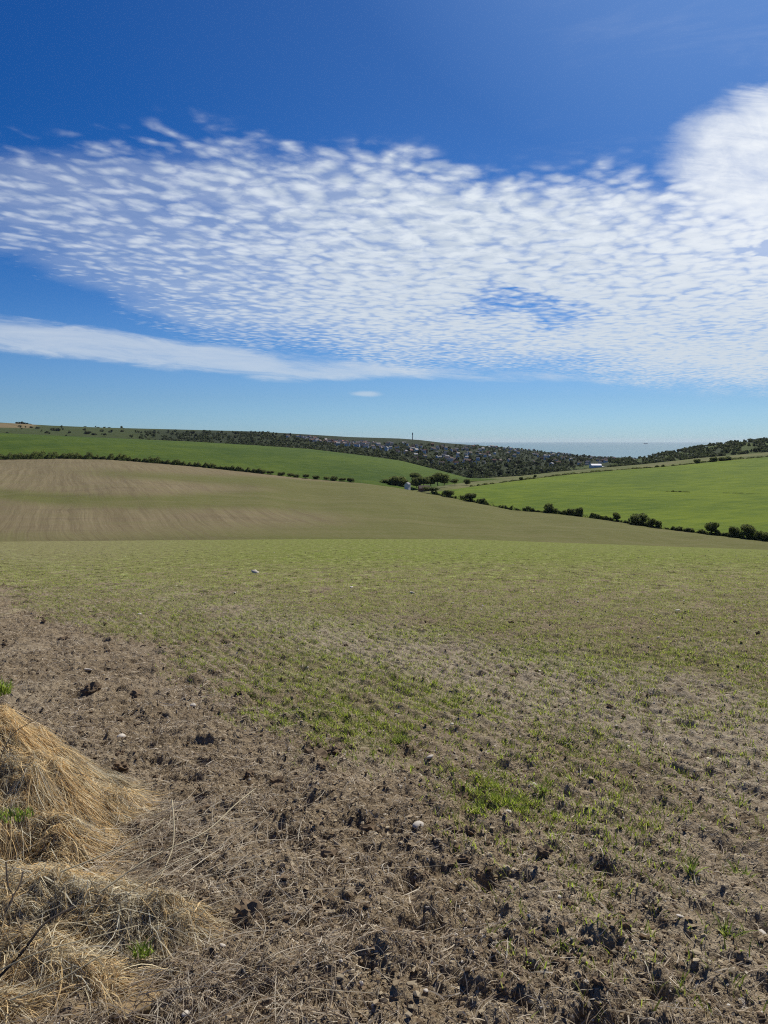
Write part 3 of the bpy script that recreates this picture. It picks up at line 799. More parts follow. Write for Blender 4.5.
hedge('hedge', HEDGE_L, -120, 262, (8.2, 4.2), 34000, 'long dark tree hedge along the foot of the left pasture', 0.62)
hedge('hedge', HEDGE_R, 432, 560, (4.0, 4.2), 11000, 'dark low hedge below the right pasture, its left stretch', 0.45, gaps=-0.55)
hedge('hedge', HEDGE_R, 560, 668, (4.3, 4.6), 16000, 'low dark hedge below the right pasture, from the pair of trees to the bare stretch', 0.35, gaps=-0.55)
hedge('hedge', HEDGE_R, 668, 800, (3.6, 6.2), 18000, 'dark low hedge under the big spreading tree at the right end of the right pasture', 0.35, gaps=-0.5)
hedge('hedge', [(a, b, c + 6) for a, b, c in L_right.hi], 470, 700, (1.9, 1.4), 9000, 'thin dark hedge between the right pasture and the pale meadow', 0.5)
hedge('hedge', [(a, b, c + 6) for a, b, c in L_right.hi], 700, 800, (2.0, 1.6), 4000, 'dark hedge at the top of the right pasture below the scrubby hill', 0.5)
ln = []
for px in (666, 676, 690, 720, 768): ln.append((px, np.interp(px, [666, 690, 768], [491.5, 492.2, 494]), L_right.find(px, float(np.interp(px, [666, 690, 768], [491.5, 492.2, 494])))[1]))
hedge('hedge', ln, 666, 690, (1.6, 0.7), 700, 'short thin dark strip of scrub in the middle of the right pasture', 0.4)
hedge('hedge', ln, 722, 790, (0.7, 0.6), 900, 'faint low line of rough growth at the right side of the right pasture', 0.35)

# ------------------------------------------------------------------ woods and town on the far slopes
wood_mesh = []
for i in range(5):
    V, F = leaf_quads(crown_points(420, 6, 6, 5.2, 4.6, 8), 1.15)
    wood_mesh.append(mesh_np('tree', V, F, M_LEAF2))
# one wide mass of trees too far to tell apart
WC = []
def scatter(layer, n, f_ok, px0, px1, t0=0.0, t1=1.0):
    out = []
    while len(out) < n:
        px = px0 + (px1 - px0) * rng.random(400); t = t0 + (t1 - t0) * rng.random(400) ** 1.6
        x, y, z = layer.pt(px, t); row = row_of(y, z)
        ok = f_ok(px, row, t) > rng.random(400)
        for a in zip(x[ok], y[ok], z[ok], px[ok], row[ok]): out.append(a)
    return out[:n]

TOWN_TOP = ([270, 290, 330, 385, 400, 430, 470, 520, 640], [434.5, 435.6, 440.2, 444.5, 443.5, 445.5, 446.5, 447.5, 453])
def wood_ok(px, row, t):
    top = np.interp(px, *TOWN_TOP)
    a = sstep(-0.5, 0.8, row - top) * (px > 268)
    b = (px > 130) * (px <= 270) * sstep(0, 1.2, row - (430.5 + 0.018 * (px - 130))) * (0.25 + 0.75 * sstep(130, 200, px))
    b = b * np.clip(0.6 + 1.2 * fbm(px / 14, row / 2.5, 2), 0, 1)
    c = (px <= 130) * 0.10 * (row > 426) * (fbm(px / 10, row / 3, 2) > 0.2)
    d = np.maximum(np.maximum(a, b), c)
    d = d * (1 - 1.0 * ((px > 586) & (px < 608) & (row > 461.5)))
    return d
mass = [m_ for m_ in scatter(L_hill, 5200, wood_ok, -40, 820) if not (285 < m_[3] < 640 and random.random() < 0.25)]
mass += scatter(L_scrub, 1300, lambda px, row, t: np.clip(0.35 + 1.5 * fbm(px / 18, row / 4, 3) + 0.9 * (t > 0.93), 0, 1) * ((px < 584) | (px > 610)), 590, 830)
def crown_mass(pts, nq, wmin, wmax, leaf):
    Vs = []
    for (x, y, z, px, row) in pts:
        w = wmin + (wmax - wmin) * rng.random(); 
        C = crown_points(nq, w / 2, w / 2, w * 0.42, w * 0.40, 5) + np.array([x, y, z])
        Vs.append(leaf_quads(C, leaf * w / 10)[0])
    V = np.concatenate(Vs); return V, np.arange(len(V)).reshape(-1, 4)
V, F = crown_mass(mass, 34, 6, 13, 2.0)
tag(obj('woodland', mesh_np('woodland', V, F, M_LEAF2)), 'dark mass of distant trees in and around the far town', 'woodland', kind='stuff')

far_labels = []
def far_trees(pts, label, group, smin, smax):
    for (x, y, z, px, row) in pts:
        s = smin + (smax - smin) * rng.random()
        o = obj('tree', wood_mesh[int(rng.integers(0, 5))], loc=(x, y, z - 0.8), rz=6.28 * rng.random(), sc=(s * (0.85 + 0.4 * rng.random()), s, s * (0.8 + 0.4 * rng.random())))
        tag(o, label, 'tree', group)
far_trees(scatter(L_hill, 90, wood_ok, 390, 560, 0, 0.35), 'dark round tree at the near edge of the far town, above the meadow', 'trees at the near edge of the far town', 1.0, 1.7)
far_trees(scatter(L_hill, 45, wood_ok, 560, 650), 'distant dark tree near the sea below the town', 'trees of the lower town by the sea', 1.0, 1.5)
far_trees(scatter(L_hill, 55, wood_ok, 150, 300), 'dark tree in the wood along the top of the left pasture', 'trees in the wood above the left pasture', 0.9, 1.4)
far_trees(scatter(L_scrub, 55, lambda px, row, t: np.clip(0.3 + 1.4 * fbm(px / 18, row / 4, 3), 0, 1), 610, 800), 'dark bush on the scrubby hill above the right pasture', 'bushes on the right hand hill', 0.6, 1.1)
far_trees(scatter(L_scrub, 26, lambda px, row, t: 1.0 * (px > 0), 625, 800, 0.97, 1.0), 'dark tree on the skyline of the right hand hill', 'trees on the right hand skyline', 0.7, 1.2)
for px, row, w, h, lab in [(53, 430.5, 1.2, 0.8, 'dark bush left of the pair on the far left down'), (58, 431, 1.3, 0.9, 'dark bush right of another on the far left down'),
        (88, 434, 1.3, 0.9, 'broad dark bush low on the far left down by the pasture top'), (94, 435, 1.0, 0.6, 'small dark bush low on the far left down'),
        (102, 431.5, 0.9, 0.7, 'round lone bush in mid slope of the far left down'), (110, 432.5, 0.9, 0.6, 'flat bush right of the round lone bush on the far left down'),
        (47, 433.2, 0.9, 0.6, 'low bush just above the left pasture near its left end'), (122, 431.8, 0.8, 0.6, 'small bush near the left end of the far wood'),
        (31, 428, 0.8, 0.5, 'small bush under the tan ploughed patch'), (38, 428.6, 1.1, 0.6, 'flat bush right below the tan ploughed patch')]:
    x, y, z = L_hill.find(px, row)
    o = obj('bush', wood_mesh[int(px) % 5], loc=(x, y, z - 1.0), rz=px, sc=(w * 1.5, w * 1.5, h * 1.3)); tag(o, lab, 'bush', 'bushes on the far left down')
for px, s in [(17, .8), (19.5, 1.0), (22, 1.1), (24.5, 0.9), (27, 0.7), (30, 0.55), (85, 0.6), (98, .5), (104, .5), (109, .45)]:
    x, y, z = L_hill.pt(px, 0.99)
    o = obj('tree', wood_mesh[int(px * 3) % 5], loc=(float(x), float(y), float(z) - 1.5), rz=px, sc=(1.1, 1.1, s))
    tag(o, 'tiny dark tree on the skyline of the far left down', 'tree', 'trees on the far left skyline')

# houses
HW = {'white': flat('white_render', (0.70, 0.69, 0.66), 0.9, 0.06), 'cream': flat('cream_render', (0.55, 0.48, 0.38), 0.9, 0.08), 'brick': flat('red_brick', (0.28, 0.13, 0.085), 0.9, 0.15)}
HR = {'grey': flat('grey_slate', (0.16, 0.16, 0.17), 0.6, 0.2), 'red': flat('red_tile', (0.26, 0.12, 0.08), 0.8, 0.2), 'brown': flat('brown_tile', (0.15, 0.105, 0.08), 0.8, 0.2)}
def make_house(L, W, H, wall, roof, chim=True):
    e = bpy.data.objects.new('house', None); COL.objects.link(e)
    V = [(-L, -W, -3), (L, -W, -3), (L, W, -3), (-L, W, -3), (-L, -W, H), (L, -W, H), (L, W, H), (-L, W, H), (-L, 0, H + W * 0.8), (L, 0, H + W * 0.8)]
    obj('wall', pydata('wall', V, [(0, 1, 5, 4), (2, 3, 7, 6), (1, 2, 6, 9, 5), (3, 0, 4, 8, 7)], HW[wall]), e)
    l = L + 0.35; w = W + 0.4; zz = H - 0.32; zt = H + W * 0.8
    RV = [(-l, -w, zz), (l, -w, zz), (l, 0, zt + 0.02), (-l, 0, zt + 0.02), (l, w, zz), (-l, w, zz),
          (-l, -w, zz + 0.2), (l, -w, zz + 0.2), (l, 0, zt + 0.22), (-l, 0, zt + 0.22), (l, w, zz + 0.2), (-l, w, zz + 0.2)]
    RF = [(6, 7, 8, 9), (9, 8, 10, 11), (0, 3, 2, 1), (3, 5, 4, 2), (0, 1, 7, 6), (4, 5, 11, 10), (1, 2, 8, 7), (2, 4, 10, 8), (0, 6, 9, 3), (3, 9, 11, 5)]
    obj('roof', pydata('roof', RV, RF, HR[roof]), e)
    return e
kinds = [('white', 'grey'), ('white', 'brown'), ('cream', 'grey'), ('brick', 'red'), ('cream', 'brown'), ('brick', 'brown'), ('white', 'red')]
hp = {}
def put_house(kind, loc, rz, label, group, s=1.0):
    if kind not in hp:
        hp[kind] = make_house(5.5, 3.8, 5.0, *kind); o = hp[kind]
        o.location = loc; o.rotation_euler = (0, 0, rz); o.scale = (s, s, s)
    else: o = copy_thing(hp[kind], loc, rz, (s, s, s))
    return tag(o, label, 'house', group)
def houses(n, px0, px1, okf, place, group, lay=L_hill):
    for (x, y, z, px, row) in scatter(lay, n, okf, px0, px1):
        k = kinds[int(rng.choice(7, p=[.30, .20, .16, .07, .12, .11, .04]))]
        lab = '%s house with %s roof %s' % ({'white': 'white', 'cream': 'cream', 'brick': 'red brick'}[k[0]], k[1], place)
        put_house(k, (x, y, z + 2.2), rng.normal() * 0.5 + (PI / 2 if rng.random() < 0.3 else 0), lab, group, 0.75 + 0.4 * rng.random())
def band(a, b, c, d):
    return lambda px, row, t: 1.0 * (row > np.interp(px, *TOWN_TOP) + 0.4) * (row < np.interp(px, a, b))
houses(115, 284, 392, band([284, 330, 392], [437.5, 445, 452], 0, 0), 'in the rows above the left pasture', 'houses in rows above the left pasture')
houses(100, 392, 500, band([392, 440, 500], [455, 465, 466], 0, 0), 'among trees in the middle of the far town', 'houses among the trees in the middle of the town')
houses(80, 500, 645, band([500, 580, 645], [467, 467, 465.5], 0, 0), 'in the lower town near the sea', 'houses of the lower town near the sea')

# white hall in the lower town
x, y, z = L_scrub.find(597, 467.2)
e = bpy.data.objects.new('white_hall', None); COL.objects.link(e); e.location = (x, y, z)
k = y / FPX
tag(e, 'big bright white hall with a shallow arched roof in the lower town', 'hall')
Lh, Wh, Hh = 6.5 * k, 5 * k, 0.7 * k
obj('wall', boxes_mesh('wall', [(-Lh, -Wh, -4, Lh, Wh, Hh)], HW['white']), e)
V = []; F = []
for i in range(9):
    a = PI * i / 8
    for sx in (-1, 1): V.append((sx * Lh * 1.02 if sx < 0 else Lh * 0.55, -math.cos(a) * Wh * 1.03, Hh + 0.05 + math.sin(a) * 2.6 * k))
for i in range(8): F.append((2 * i, 2 * i + 1, 2 * i + 3, 2 * i + 2))
F.append(tuple(2 * i for i in range(9))); F.append(tuple(2 * i + 1 for i in range(8, -1, -1)))
M_WROOF = flat('white_membrane', (0.80, 0.80, 0.79), 0.6, 0.03)
obj('roof', pydata('roof', V, F, M_WROOF), e)

# farm: cottage and barn
x, y, z = P(407.5, 487.6, 800.0)
c = make_house(3.2, 2.2, 3.6, 'white', 'grey'); c.name = 'cottage'
c.location = (float(x), 800, float(z)); c.rotation_euler = (0, 0, 1.2)
tag(c, 'small white cottage between dark trees in the valley bottom', 'cottage')
x, y, z = P(424, 490.2, 795.0)
c = make_house(5.5, 3.2, 2.2, 'brick', 'brown'); c.name = 'barn'
c.location = (float(x), 795, float(z)); c.rotation_euler = (0, 0, 0.15)
tag(c, 'low barn with a long grey roof below the farm trees', 'barn')

# mast on the skyline
x, y, z = L_hill.pt(412.5, 0.985); x, y, z = float(x), float(y), float(z)
e = bpy.data.objects.new('mast', None); COL.objects.link(e); e.location = (x, y, z - 2)
tag(e, 'tall slender mast standing on the skyline of the far down', 'mast')
M_STEEL = flat('grey_steel', (0.16, 0.19, 0.22), 0.6, 0.1)
V, F = tube('shaft', [(0, 0, 0), (0, 0, 14), (0, 0, 30)], 1.7, 1.2, None, 8); obj('shaft', pydata('shaft', V, F, M_STEEL), e)
V, F = tube('antenna', [(0, 0, 23), (0, 0, 29)], 2.4, 2.4, None, 8); obj('antenna', pydata('antenna', V, F, M_STEEL), e)
V, F = tube('antenna', [(0, 0, 30.05), (0, 0, 34)], 0.7, 0.4, None, 6); obj('aerial', pydata('aerial', V, F, M_STEEL), e)

# ship on the horizon
e = bpy.data.objects.new('ship', None); COL.objects.link(e); x, y, z = P(646, 442.6, 26000.0); e.location = (float(x), 26000, -96)
tag(e, 'faint grey ship far out on the sea horizon', 'ship')
M_SHIP = flat('ship_paint', (0.22, 0.24, 0.27), 0.7, 0.1)
obj('hull', pydata('hull', [(-75, -10, 0), (70, -10, 0), (85, 0, 14), (70, 10, 0), (-75, 10, 0), (-78, -12, 14), (72, -12, 14), (72, 12, 14), (-78, 12, 14)],
    [(0, 1, 6, 5), (1, 2, 6), (1, 3, 2), (3, 7, 2), (3, 4, 8, 7), (4, 0, 5, 8), (5, 6, 7, 8), (6, 2, 7), (0, 4, 3, 1)], M_SHIP), e)
obj('superstructure', boxes_mesh('superstructure', [(-70, -9, 14.1, -45, 9, 36), (-30, -8, 14.1, 50, 8, 24)], M_SHIP), e)

# ------------------------------------------------------------------ near ground: ribbons (straw, seedlings)
def ribbons(root, d, length, width, seg, lift, bend, roll, tint, r=rng):
    """thin curved strips. root (n,3); d (n,2) heading; lift = rise/run start, bend = curvature"""
    n = len(root)
    Vl = np.zeros((n, seg + 1, 2, 3)); 
    side = np.stack([-d[:, 1], d[:, 0]], -1)
    for i in range(seg + 1):
        f = i / seg
        hx = d * (length * f)[:, None] + side * (bend * length * f * f)[:, None]
        z = lift[0] * f + lift[1] * f * f
        c = np.concatenate([root[:, :2] + hx, (root[:, 2] + z)[:, None]], 1)
        w = width * (1 - 0.75 * f ** 2) * 0.5
        off = np.concatenate([side * (w * np.cos(roll))[:, None], (w * np.sin(roll))[:, None]], 1)
        Vl[:, i, 0] = c - off; Vl[:, i, 1] = c + off
    base = np.arange(n)[:, None] * (2 * (seg + 1))
    k = np.arange(seg)[None] * 2
    F = np.stack([base + k, base + k + 1, base + k + 3, base + k + 2], -1).reshape(-1, 4)
    T = np.repeat(tint, 2 * (seg + 1), axis=0)
    return Vl.reshape(-1, 3), F, T

M_STRAW = tint_material('dry_straw', 0.42, 0.6, 0.3)
M_BLADE = tint_material('green_blades', 0.55, 0.5, 0.35)

def screenish(n, y0, y1, spread=0.62):
    Y = np.exp(rng.uniform(math.log(y0), math.log(y1), n))
    X = rng.uniform(-1, 1, n) * spread * (Y + 1.2)
    return X, Y

STRAW_C = np.array([(0.46, 0.39, 0.28), (0.36, 0.29, 0.20), (0.54, 0.48, 0.37), (0.27, 0.21, 0.14), (0.17, 0.125, 0.08)])
def build_litter():
    X, Y = screenish(420000, 1.5, 22)
    q = qrow(X, Y)
    dens = 0.22 + 0.62 * (1 - sstep(-0.4, 1.0, X + 0.15 * Y)) + 0.18 * (1 - sstep(2.2, 3.2, Y))
    dens = dens * np.clip(0.55 + 1.0 * fbm(X * 2.2, Y * 2.2, 3), 0.08, 1.3)
    k = rng.random(len(X)) < dens
    X = X[k]; Y = Y[k]; n = len(X)
    z = ground_z(X, Y) + 0.004
    a = rng.random(n) * 2 * PI; d = np.stack([np.cos(a), np.sin(a)], -1)
    L = (0.012 + 0.055 * rng.random(n) ** 2.4) * (1 + 0.05 * Y) + 0.06 * (rng.random(n) < 0.03)
    # end height follows the ground at the tip so a stalk lies on it
    tip = ground_z(X + d[:, 0] * L, Y + d[:, 1] * L) + 0.004
    rise = np.clip(tip - z, -0.03, 0.035) + 0.012 * rng.random(n)
    arch = 0.02 * rng.random(n)
    c = STRAW_C[rng.integers(0, 5, n)] * (0.95 + 0.65 * rng.random((n, 1)))
    V, F, T = ribbons(np.stack([X, Y, z], -1), d, L, (0.0016 + 0.0022 * rng.random(n)) * (1 + 0.10 * Y), 3, (rise + arch, -arch), rng.normal(size=n) * 0.35, rng.normal(size=n) * 0.7, c)
    tag(obj('straw_litter', mesh_np('straw_litter', V, F, M_STRAW, tint=T)), 'short broken bits of pale straw littered over the bare soil', 'straw', kind='stuff')
build_litter()

def build_seedlings():
    X, Y = screenish(560000, 2.0, 110)
    g = green_density(X, Y)
    # seedlings stand in drill rows
    q = qrow(X, Y) / RN; step = 0.15
    qs = np.round(q / step) * step + rng.normal(size=len(q)) * 0.022
    X = X + (qs - q) * RN
    tuft = np.clip(0.40 + 1.1 * fbm(X * 4.5, Y * 3.0, 3), 0, 1.1)
    k = rng.random(len(X)) < np.clip(np.minimum(g, 0.75) * (0.22 + 0.85 * tuft) * 1.15, 0, 1) * (1 - 0.75 * sstep(30, 110, Y))
    X = X[k]; Y = Y[k]; n = len(X)
    # clump a few blades per plant
    X = np.repeat(X, 2) + rng.normal(size=2 * n) * 0.012; Y = np.repeat(Y, 2) + rng.normal(size=2 * n) * 0.012; n = len(X)
    z = ground_z(X, Y) - 0.004
    a = rng.random(n) * 2 * PI; d = np.stack([np.cos(a), np.sin(a)], -1)
    big = 1 + 0.9 * sstep(6, 30, Y)
    H = (0.014 + 0.034 * rng.random(n) ** 1.6) * (0.75 + 0.3 * big)
    L = H * (0.35 + 0.7 * rng.random(n))
    base = np.array([(0.30, 0.39, 0.045), (0.37, 0.45, 0.06), (0.43, 0.46, 0.10), (0.24, 0.32, 0.05), (0.50, 0.47, 0.20)])
    c = base[rng.choice(5, n, p=[.3, .3, .2, .12, .08])] * (0.7 + 0.5 * rng.random((n, 1)))
    V, F, T = ribbons(np.stack([X, Y, z], -1), d, L, (0.0028 + 0.003 * rng.random(n)) * big, 3, (H * 1.5, -H * 0.55), rng.normal(size=n) * 0.3, rng.normal(size=n) * 0.35, c)
    tag(obj('crop_seedlings', mesh_np('crop_seedlings', V, F, M_BLADE, tint=T)), 'fresh green crop seedlings sprouting in patches from the soil', 'seedlings', kind='stuff')
build_seedlings()

# ------------------------------------------------------------------ crumbs, clods and stones
M_CLOD = flat('dark_clod', (0.165, 0.118, 0.072), 1.0, 0.35, 26.0)
def ico(sub):
    bm = bmesh.new(); bmesh.ops.create_icosphere(bm, subdivisions=sub, radius=1.0)
    V = np.array([v.co[:] for v in bm.verts]); F = np.array([[v.index for v in f.verts] for f in bm.faces]); bm.free()
    return V, F
I1, I2, I3 = ico(1), ico(2), ico(3)
def lump(base, seed, rough, flatten=0.7):
    V, F = base; r = np.random.default_rng(seed)
    o = r.random(2) * 50
    n = fbm(V[:, 0] * 1.3 + o[0] + V[:, 2], V[:, 1] * 1.3 + o[1] - V[:, 2] * 0.7, 3) * rough
    n = n + rough * 0.55 * fbm(V[:, 0] * 3.7 + V[:, 2] * 3 + o[1], V[:, 1] * 3.7 + o[0], 2) + rough * 0.35 * fbm(V[:, 0] * 9 + V[:, 2] * 7, V[:, 1] * 9 - V[:, 2] * 5, 2)
    W = V * (1 + n)[:, None] * np.array([1, 0.75 + 0.3 * r.random(), flatten])
    return W, F

def build_crumbs():
    X, Y = screenish(80000, 1.5, 18)
    bare = 1 - sstep(1.9, 3.0, qrow(X, Y))
    k = rng.random(len(X)) < (0.35 + 0.5 * bare) * np.clip(0.6 + 1.1 * fbm(X * 1.6, Y * 1.6, 3), 0.05, 1.2)
    X = X[k]; Y = Y[k]; n = len(X)
    s = 0.003 + 0.010 * rng.random(n) ** 3.5 * (1 + 0.06 * Y)
    z = ground_z(X, Y) + s * 0.25
    B = [lump(I1, 100 + i, 0.8, 0.6) for i in range(8)]
    kk = rng.integers(0, 8, n); a = rng.random(n) * 6.28
    nv = len(I1[0]); V = np.zeros((n, nv, 3))
    for i in range(8):
        m = kk == i; b = B[i][0]
        ca = np.cos(a[m])[:, None]; sa = np.sin(a[m])[:, None]
        V[m, :, 0] = b[None, :, 0] * ca - b[None, :, 1] * sa; V[m, :, 1] = b[None, :, 0] * sa + b[None, :, 1] * ca; V[m, :, 2] = b[None, :, 2]
    V = V * s[:, None, None] + np.stack([X, Y, z], -1)[:, None]
    F = (I1[1][None] + (np.arange(n) * nv)[:, None, None]).reshape(-1, 3)
    soil = np.array([(0.22, 0.16, 0.10), (0.30, 0.235, 0.15), (0.16, 0.115, 0.07), (0.40, 0.33, 0.22)])
    c = soil[rng.integers(0, 4, n)] * (0.75 + 0.4 * rng.random((n, 1)))
    T = np.repeat(c, nv, 0)
    tag(obj('soil_crumbs', mesh_np('soil_crumbs', V.reshape(-1, 3), F, M_CRUMB, tint=T)), 'small loose crumbs of brown soil over the tilled ground', 'soil', kind='stuff')
    X, Y = screenish(16000, 1.8, 120)
    n = len(X); s = (0.0018 + 0.0055 * rng.random(n) ** 4) * (1 + 0.10 * np.minimum(Y, 70))
    z = ground_z(X, Y) + s * 0.15
    bs = np.stack([q_[0] for q_ in B])[rng.integers(0, 8, n)] * s[:, None, None]
    def rot(v, i, j, an):
        c_, s_ = np.cos(an)[:, None], np.sin(an)[:, None]; a_, b_ = v[:, :, i].copy(), v[:, :, j].copy()
        v[:, :, i] = a_ * c_ - b_ * s_; v[:, :, j] = a_ * s_ + b_ * c_
    rot(bs, 1, 2, rng.normal(size=n) * 0.6); rot(bs, 0, 2, rng.normal(size=n) * 0.6); rot(bs, 0, 1, rng.random(n) * 6.28)
    V = bs + np.stack([X, Y, z], -1)[:, None]
    F = (I1[1][None] + (np.arange(n) * nv)[:, None, None]).reshape(-1, 3)
    c = np.array([(0.46, 0.41, 0.33), (0.58, 0.53, 0.45), (0.38, 0.31, 0.22), (0.32, 0.26, 0.18)])[rng.integers(0, 4, n)] * (0.75 + 0.4 * rng.random((n, 1)))
    tag(obj('chalk_gravel', mesh_np('chalk_gravel', V.reshape(-1, 3), F, M_CRUMB, tint=np.repeat(c, nv, 0))), 'tiny pale bits of chalk and flint sprinkled through the soil', 'gravel', kind='stuff')
M_CRUMB = tint_material('crumb', 0.0, 1.0, 0.05)
build_crumbs()

def ground_at(px, row):
    """point of the near field seen at (px,row)"""
    s, t = ray(px, row)
    ys = np.geomspace(1.5, 170, 4000)
    d = CZ + t * ys - zA(s * ys, ys)
    k = int(np.argmax(d < 0)); Y = ys[k]
    return float(s * Y), float(Y)

clod_mesh = [mesh_np('soil_clod', *lump(I3, 300 + i, 0.55, 0.62), M_CLOD, smooth=False) for i in range(6)]
def clod(x, y, r, label, group=None, k=None):
    k = random.randrange(6) if k is None else k
    o = obj('soil_clod', clod_mesh[k], loc=(x, y, float(ground_z(np.array([x]), np.array([y]))[0]) + r * 0.18), rz=random.random() * 6.28, sc=(r, r, r * 0.95))
    o.rotation_euler = (random.uniform(-.3, .3), random.uniform(-.3, .3), random.random() * 6.28)
    return tag(o, label, 'soil clod', group)
for px, row, rp, lab in [(316, 748, 15, 'largest dark soil clod, at the edge of the green seedlings'), (249, 912, 16, 'big dark clod right of the lower straw mound'),
        (330, 855, 9, 'dark clod in the middle of the bare soil below the largest clod'), (369, 822, 9, 'round dark clod right of centre of the bare strip'),
        (92, 690, 9, 'dark clod above the upper straw mound, left of another'), (135, 692, 8, 'dark clod above and right of the upper straw mound'),
        (462, 790, 8, 'rounded clod among the lower green seedlings'), (335, 750, 7, 'small clod touching the largest dark clod on its right'),
        (65, 638, 6, 'dark clod far left in the bare strip, above a pale flint'), (545, 855, 9, 'flat dark clod in the lower right soil'),
        (275, 775, 9, 'low dark clod below and left of the largest clod'), (120, 770, 8, 'dark clod just right of the upper straw mound crest')]:
    x, y = ground_at(px, row + rp * 0.6)
    clod(x, y, rp * y / FPX, lab)
X, Y = screenish(900, 2.0, 15)
cnt = 0
for x, y in zip(X, Y):
    qq = x + ROWK * y
    p = 0.75 if qq < 2.2 else 0.28
    if random.random() > p or (x < -0.9 and y < 3.6): continue
    r = (0.007 + 0.018 * random.random() ** 2.2) * (1 + 0.05 * y)
    far = 'bare soil in front' if y < 4 else 'bare strip farther off'
    clod(float(x), float(y), r, 'small rough brown soil clod lying loose on the %s' % far, 'small clods on the %s' % far)
    cnt += 1
    if cnt >= 260: break

M_FLINT = flat('flint', (0.52, 0.47, 0.39), 0.7, 0.25, 30.0)
stone_mesh = [mesh_np('stone', *lump(I2, 500 + i, 0.28, 0.6), M_FLINT, smooth=True) for i in range(5)]
def stone(x, y, r, label, group=None):
    o = obj('stone', stone_mesh[random.randrange(5)], loc=(x, y, float(ground_z(np.array([x]), np.array([y]))[0]) + r * 0.25), sc=(r * random.uniform(0.9, 1.5), r, r * random.uniform(.6, .9)))
    o.rotation_euler = (random.uniform(-.3, .3), random.uniform(-.3, .3), random.random() * 6.28)
    return tag(o, label, 'stone', group)
for px, row, rp, lab in [(121, 737, 6, 'pale rounded flint just right of the upper straw mound'), (418, 830, 7, 'flat pale stone in the middle of the bare soil'),
        (186, 1016, 7, 'bright white flint at the bottom edge below the lower straw mound'), (461, 999, 3, 'tiny white stone in the bottom middle'),
        (731, 975, 4, 'pale oblong flint low on the right'), (255, 573, 4.5, 'white stone far up the field, left of centre'),
        (412, 594, 4, 'pair sized pale stone far up the middle of the field'), (352, 588, 3, 'small bright stone far up the field left of a pale one'),
        (139, 616, 3.5, 'white flint at the left beside the bare strip'), (88, 671, 4, 'upright white flint above the upper straw mound'),
        (193, 708, 4, 'pale stone in the left bare strip above the largest clod'), (430, 758, 4, 'small white stone among the green seedlings'),
        (677, 612, 3.5, 'white speck of stone far up the right side'), (750, 680, 3, 'white stone at the right edge beside the track'),
        (560, 902, 4, 'small pale stone in the lower middle of the soil'), (680, 922, 4, 'pale flat flint beside the seedling tuft on the right')]:
    x, y = ground_at(px, row)
    stone(x, y, rp * y / FPX * 0.8, lab)
X, Y = screenish(150, 2.0, 26)
for x, y in zip(X, Y):
    if x < -0.9 and y < 3.6: continue
    stone(float(x), float(y), (0.004 + 0.009 * random.random() ** 2) * (1 + 0.07 * y), 'small pale flint lying loose on the tilled soil', 'small loose flints on the field')

